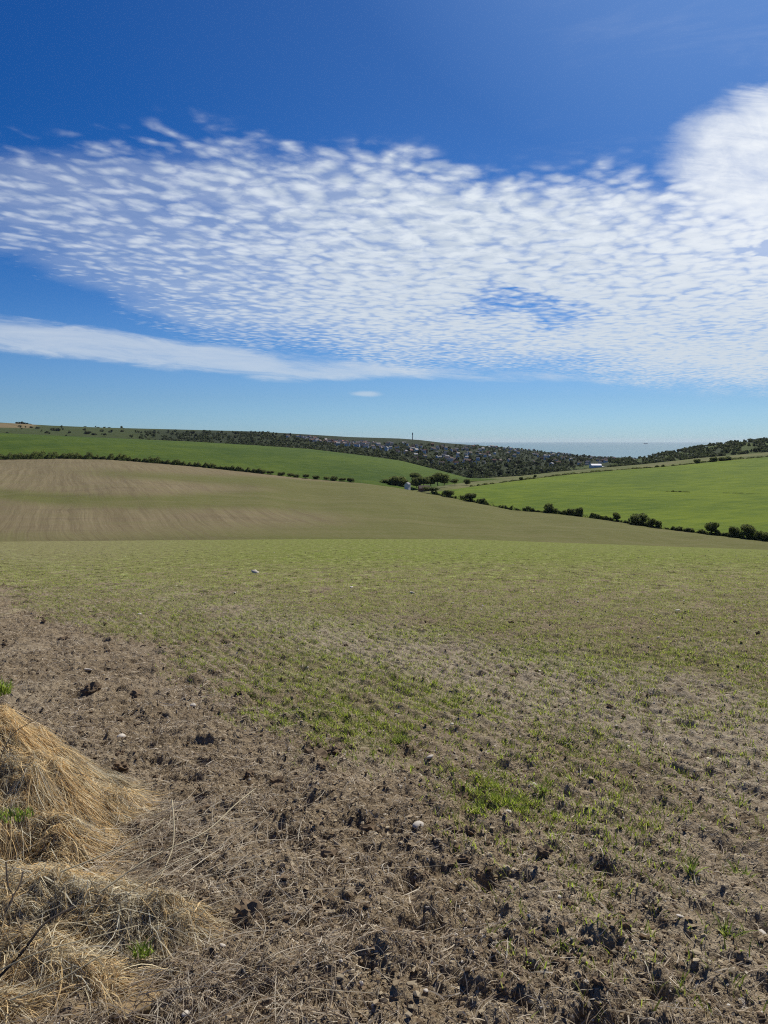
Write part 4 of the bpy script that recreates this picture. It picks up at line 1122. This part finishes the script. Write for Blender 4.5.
# ------------------------------------------------------------------ dead grass mounds
def mound(name, lobes, n, label, flow, cols, lenr, hair_n, body_c, rough=0.06):
    """lobes: (x, y, height, rx, ry, angle). A thatch body under combed dry grass."""
    L = np.array(lobes, float)
    def h(x, y):
        z = np.zeros_like(x)
        for lx, ly, hh, rx, ry, an in lobes:
            ca, sa = math.cos(an), math.sin(an)
            a = (x - lx) * ca + (y - ly) * sa; b = -(x - lx) * sa + (y - ly) * ca
            r2 = (a / rx) ** 2 + (b / ry) ** 2
            z = np.maximum(z, hh * np.clip(1 - r2, 0, 1) ** 0.75) if False else z + hh * np.exp(-r2 * 1.6) * (r2 < 4)
        return z
    def hz(x, y):
        z = h(x, y)
        w = np.clip(z / 0.08, 0, 1)
        return zA(x, y) + z + w * (rough * fbm(x * 4.5, y * 4.5, 3) + 0.022 * fbm(x * 15, y * 11, 2)) - 0.02
    x0 = (L[:, 0] - L[:, 3].max() * 1.7).min(); x1 = (L[:, 0] + L[:, 3] * 1.7).max()
    y0 = (L[:, 1] - L[:, 4] * 1.7).min(); y1 = (L[:, 1] + L[:, 4] * 1.7).max()
    gx = np.linspace(x0, x1, 170); gy = np.linspace(y0, y1, 170)
    GX, GY = np.meshgrid(gx, gy); H = h(GX, GY)
    GZ = np.where(H > 0.02, hz(GX, GY), zA(GX, GY) - 0.12)
    e = bpy.data.objects.new(name, None); COL.objects.link(e)
    ox, oy = float(L[:, 0].mean()), float(L[:, 1].mean()); oz = float(zA(ox, oy)); e.location = (ox, oy, oz)
    O = np.array([ox, oy, oz])
    tag(e, label, 'straw mound')
    nb = fbm(GX * 20, GY * 20, 3)
    bt = np.array(body_c) * np.clip(1 + 0.6 * nb, 0.4, 1.7)[..., None]
    obj('thatch', mesh_np('thatch', np.stack([GX, GY, GZ], -1).reshape(-1, 3) - O, grid_faces(170, 170), M_CRUMB, tint=bt.reshape(-1, 3), smooth=True), e)
    # combed strands
    cx = rng.uniform(x0, x1, n * 6); cy = rng.uniform(y0, y1, n * 6)
    k = rng.random(n * 6) < np.clip(h(cx, cy) / 0.12, 0, 1) * (h(cx, cy) > 0.045)
    cx = cx[k][:n]; cy = cy[k][:n]; n2 = len(cx)
    seg = 6
    Ln = lenr[0] + (lenr[1] - lenr[0]) * rng.random(n2) ** 1.6
    wd = 0.0012 + 0.0026 * rng.random(n2) ** 2 + 0.0022 * (rng.random(n2) < 0.05)
    ang = flow(cx, cy) + rng.normal(size=n2) * hair_n + 1.5 * fbm(cx * 4.2, cy * 4.2, 3)
    wild = rng.random(n2) < 0.20
    ang = np.where(wild, rng.random(n2) * 6.28, ang)
    curl = rng.normal(size=n2) * 2.4
    lift0 = 0.004 + 0.028 * rng.random(n2) ** 2 + wild * 0.03 * rng.random(n2)
    px_, py_ = cx.copy(), cy.copy(); a = ang.copy()
    V = np.zeros((n2, seg + 1, 2, 3)); roll = rng.normal(size=n2) * 0.8
    zprev = None
    for i in range(seg + 1):
        f = i / seg
        z = hz(px_, py_) + lift0 * (1 - (2 * f - 1) ** 2) + 0.004
        off_ground = np.maximum(z, zA(px_, py_) + 0.012)
        z = off_ground if zprev is None else np.maximum(off_ground, zprev - Ln / seg * 0.8)
        zprev = z
        w = wd * (1 - 0.6 * f * f) * 0.5
        V[:, i, 0] = np.stack([px_ + np.sin(a) * w * np.cos(roll), py_ - np.cos(a) * w * np.cos(roll), z - w * np.sin(roll)], -1)
        V[:, i, 1] = np.stack([px_ - np.sin(a) * w * np.cos(roll), py_ + np.cos(a) * w * np.cos(roll), z + w * np.sin(roll)], -1)
        px_ = px_ + np.cos(a) * Ln / seg; py_ = py_ + np.sin(a) * Ln / seg; a = a + curl * Ln / seg * 1.5
    base = np.arange(n2)[:, None] * (2 * (seg + 1)); kk = np.arange(seg)[None] * 2
    F = np.stack([base + kk, base + kk + 1, base + kk + 3, base + kk + 2], -1).reshape(-1, 4)
    pal = np.array(cols); zone = np.clip(0.5 + 0.9 * fbm(cx * 3.0 + 8, cy * 3.0, 3), 0, 1)
    c1 = pal[rng.integers(0, len(pal) // 2, n2)]; c2 = pal[rng.integers(len(pal) // 2, len(pal), n2)]
    pick = rng.random(n2) < zone
    c = np.where(pick[:, None], c1, c2) * np.where(rng.random((n2, 1)) < 0.22, 0.35, 0.90 + 0.5 * rng.random((n2, 1)))
    o = obj('dry_grass', mesh_np('dry_grass', V.reshape(-1, 3) - O, F, M_STRAW, tint=np.repeat(c, 2 * (seg + 1), 0)), e)
    o['kind'] = 'stuff'
    return e, hz

GOLD = [(min(0.85, a_ * 1.04), b_ * 1.08, c_ * 1.04) for a_, b_, c_ in [(0.70, 0.49, 0.25), (0.78, 0.58, 0.32), (0.64, 0.44, 0.21), (0.74, 0.62, 0.41), (0.56, 0.47, 0.33), (0.46, 0.37, 0.24), (0.66, 0.60, 0.48), (0.34, 0.26, 0.17)]]
up_e, up_h = mound('straw_mound',
    [(-1.86, 3.50, 0.51, 0.54, 0.46, -0.15), (-1.46, 3.22, 0.13, 0.22, 0.26, -0.7), (-1.84, 3.02, 0.17, 0.60, 0.17, -0.12), (-1.30, 2.98, 0.08, 0.15, 0.14, -0.6)],
    34000, 'upper mound of combed golden dead grass at the left edge', lambda x, y: -0.75 + 0 * x + 0.5 * np.sin(x * 4 + y * 2), GOLD, (0.04, 0.26), 0.55, (0.22, 0.155, 0.08))
lo_e, lo_h = mound('straw_mound',
    [(-1.18, 2.56, 0.12, 0.42, 0.24, 0.0), (-0.76, 2.45, 0.07, 0.26, 0.15, -0.2), (-0.95, 2.20, 0.06, 0.36, 0.11, -0.35), (-1.7, 2.5, 0.18, 0.4, 0.35, 0), (-1.2, 2.02, 0.06, 0.45, 0.10, 0.1)],
    36000, 'lower mound of matted straw crossed by a dark twig at the bottom left', lambda x, y: 0.15 + 0.9 * np.sin(x * 3.1 + y * 5), GOLD, (0.035, 0.26), 0.85, (0.24, 0.175, 0.095), 0.028)

# long thin dead stems strewn between the mounds and the soil
def build_stems():
    n = 5200
    X = rng.uniform(-1.75, 0.1, n); Y = 1.9 + 1.75 * rng.random(n)
    k = rng.random(n) < np.exp(-((X + 0.82 + 0.25 * (Y - 2.6)) / 0.36) ** 2)
    X = X[k]; Y = Y[k]; n = len(X)
    z = np.maximum(ground_z(X, Y), np.maximum(up_h(X, Y), lo_h(X, Y))) + 0.012
    a = rng.normal(size=n) * 0.9 + 0.5; d = np.stack([np.cos(a), np.sin(a)], -1)
    Ln = 0.06 + 0.24 * rng.random(n) ** 2
    tip = np.maximum(ground_z(X + d[:, 0] * Ln, Y + d[:, 1] * Ln), zA(X + d[:, 0] * Ln, Y + d[:, 1] * Ln))
    arch = 0.05 * rng.random(n); rise = np.clip(tip - z, -0.12, 0.05) + 0.02
    c = np.array([(0.50, 0.44, 0.33), (0.38, 0.31, 0.22), (0.60, 0.53, 0.40), (0.24, 0.18, 0.12)])[rng.integers(0, 4, n)] * (0.8 + 0.5 * rng.random((n, 1)))
    V, F, T = ribbons(np.stack([X, Y, z], -1), d, Ln, 0.0016 + 0.0018 * rng.random(n), 6, (rise + arch, -arch), rng.normal(size=n) * 0.5, rng.normal(size=n) * 0.6, c)
    tag(obj('dead_stems', mesh_np('dead_stems', V, F, M_STRAW, tint=T)), 'tangle of thin dead stems between the straw mounds and the bare soil', 'stems', kind='stuff')
build_stems()

# green weeds growing through the mounds and on the soil
def weed(px, row, Y, rad, n, label, hgt=0.05):
    s, t = ray(px, row)
    x, y, z = float(s * Y), float(Y), float(CZ + t * Y)
    a = rng.random(n) * 2 * PI; rr = rad * np.sqrt(rng.random(n))
    root = np.stack([np.cos(a) * rr, np.sin(a) * rr * 0.8, -0.02 + 0 * a], -1)
    b = rng.random(n) * 2 * PI; d = np.stack([np.cos(b), np.sin(b)], -1)
    H = hgt * (0.4 + 0.9 * rng.random(n))
    c = np.array([(0.24, 0.33, 0.05), (0.32, 0.40, 0.07), (0.16, 0.22, 0.045)])[rng.integers(0, 3, n)] * (0.7 + 0.5 * rng.random((n, 1)))
    V, F, T = ribbons(root, d, H * (0.4 + 0.6 * rng.random(n)), 0.004 + 0.004 * rng.random(n), 3, (H * 1.6, -H * 0.6), rng.normal(size=n) * 0.3, rng.normal(size=n) * 0.5, c)
    tag(obj('weed', mesh_np('weed', V, F, M_BLADE, tint=T), loc=(x, y, z)), label, 'weed', 'green weeds')
weed(-3, 690, 3.85, 0.07, 200, 'bright green weed tuft at the left edge above the upper straw mound', 0.06)
weed(14, 812, 2.84, 0.07, 90, 'green moss like weed in the dark fold of the upper straw mound', 0.025)
weed(142, 948, 2.27, 0.035, 60, 'small green weed in the lower straw mound', 0.03)
def weed_ground(px, row, rad, n, label, hgt):
    x, y = ground_at(px, row); z = float(ground_z(np.array([x]), np.array([y]))[0])
    zz = row_of(y, z); weed(px, float(zz), y, rad, n, label, hgt)
for px, row, rad, n, hgt, lab in [(542, 795, 0.04, 50, 0.055, 'brightest green seedling tuft near the middle right'), (728, 930, 0.025, 40, 0.06, 'yellow green seedling tuft low on the right beside a flint'),
        (742, 872, 0.04, 45, 0.05, 'seedling pair near the right edge'), (692, 876, 0.02, 30, 0.06, 'narrow seedling tuft left of the pair at the right edge'),
        (400, 742, 0.06, 90, 0.05, 'green seedling clump above the rounded clod'), (480, 812, 0.03, 22, 0.04, 'green seedling clump in the lower end of the green patch')]:
    weed_ground(px, row, rad, n, lab, hgt)

# stems and twigs across the straw
M_CANE = flat('pale_cane', (0.46, 0.39, 0.24), 0.6, 0.2, 20)
M_TWIG = flat('dark_twig', (0.045, 0.034, 0.027), 0.8, 0.3, 20)
def stem(name, pts, r0, r1, mat, label, group=None):
    """pts: (px,row,depth)"""
    W = []
    for px, row, Y in pts:
        x, y, z = P(px, row, Y); W.append(Vector((float(x), float(y), float(z))))
    # smooth the chain
    S = []
    n = len(W)
    for i in range(n - 1):
        p0, p1, p2, p3 = W[max(i - 1, 0)], W[i], W[i + 1], W[min(i + 2, n - 1)]
        for k in range(6):
            t = k / 6
            S.append(0.5 * ((2 * p1) + (p2 - p0) * t + (2 * p0 - 5 * p1 + 4 * p2 - p3) * t * t + (3 * p1 - p0 - 3 * p2 + p3) * t ** 3))
    S.append(W[-1])
    o0 = S[0].copy(); V, F = tube(name, [s - o0 for s in S], r0, r1, None, 6)
    return tag(obj(name, pydata(name, V, F, mat), loc=o0), label, 'twig', group)
stem('dry_stem', [(100, 892, 2.45), (150, 858, 2.58), (205, 832, 2.75), (235, 805, 2.95), (256, 788, 3.15)], 0.0035, 0.0018, M_CANE, 'long pale cane reaching up right from the straw over bare soil')
stem('dry_stem', [(60, 872, 2.5), (110, 852, 2.6), (150, 830, 2.72), (165, 818, 2.8)], 0.0030, 0.0016, M_CANE, 'pale arched cane left of the longest cane')
stem('dry_stem', [(172, 800, 2.95), (174, 825, 2.82), (172, 850, 2.7), (161, 876, 2.55)], 0.0028, 0.0014, M_CANE, 'pale cane standing across the longest cane')
stem('dry_stem', [(120, 900, 2.38), (165, 868, 2.5), (200, 850, 2.62), (208, 835, 2.7)], 0.0022, 0.0012, M_CANE, 'thin pale cane below the longest cane')
stem('twig', [(-12, 988, 1.98), (20, 955, 2.02), (42, 926, 2.08), (60, 914, 2.14), (74, 907, 2.2)], 0.0042, 0.0028, M_TWIG, 'dark crooked twig lying on the lower straw mound')
stem('twig', [(6, 862, 2.35), (8, 885, 2.28), (13, 897, 2.24), (8, 908, 2.2)], 0.0025, 0.0015, M_TWIG, 'thin dark forked twig at the left edge, its left branch')
stem('twig', [(23, 872, 2.35), (20, 884, 2.3), (12, 898, 2.25), (4, 916, 2.18)], 0.0030, 0.0018, M_TWIG, 'thin dark twig leaning left at the left edge')
stem('dry_stem', [(0, 970, 1.95), (40, 952, 1.98), (90, 938, 2.04), (140, 925, 2.12)], 0.0022, 0.0014, M_CANE, 'pale stalk stretched over the dark hollow, upper one')
stem('dry_stem', [(10, 1000, 1.90), (50, 985, 1.93), (80, 968, 1.97), (110, 950, 2.02)], 0.0022, 0.0014, M_CANE, 'pale stalk stretched over the dark hollow, lower one')
stem('dry_stem', [(310, 942, 2.5), (370, 930, 2.56), (412, 922, 2.6), (434, 908, 2.68)], 0.0022, 0.0012, M_CANE, 'long curved straw lying on the bare soil in the bottom middle')
stem('dry_stem', [(326, 960, 2.42), (323, 975, 2.36), (325, 992, 2.29)], 0.0022, 0.0014, M_CANE, 'short upright straw low on the bare soil')
stem('twig', [(0, 760, 3.0), (12, 735, 3.1), (35, 720, 3.2), (60, 708, 3.3)], 0.0018, 0.0012, M_TWIG, 'thin dark stem arching over the upper straw mound')

# ------------------------------------------------------------------ haze
def build_haze():
    m = bpy.data.materials.new('haze'); m.use_nodes = True
    nt = m.node_tree; nt.nodes.remove(nt.nodes['Principled BSDF'])
    v = nt.nodes.new('ShaderNodeVolumePrincipled')
    v.inputs['Color'].default_value = (0.80, 0.90, 1.0, 1); v.inputs['Density'].default_value = 1.0e-5
    v.inputs['Anisotropy'].default_value = 0.2
    nt.links.new(v.outputs[0], nt.nodes['Material Output'].inputs['Volume'])
    m.cycles.homogeneous_volume = True if hasattr(m.cycles, 'homogeneous_volume') else None
    me = boxes_mesh('haze', [(-64000, -1000, -97.5, 64000, 64000, 140)], m)
    tag(obj('haze', me), 'thin pale sea haze over the whole valley', 'haze', kind='stuff')
build_haze()
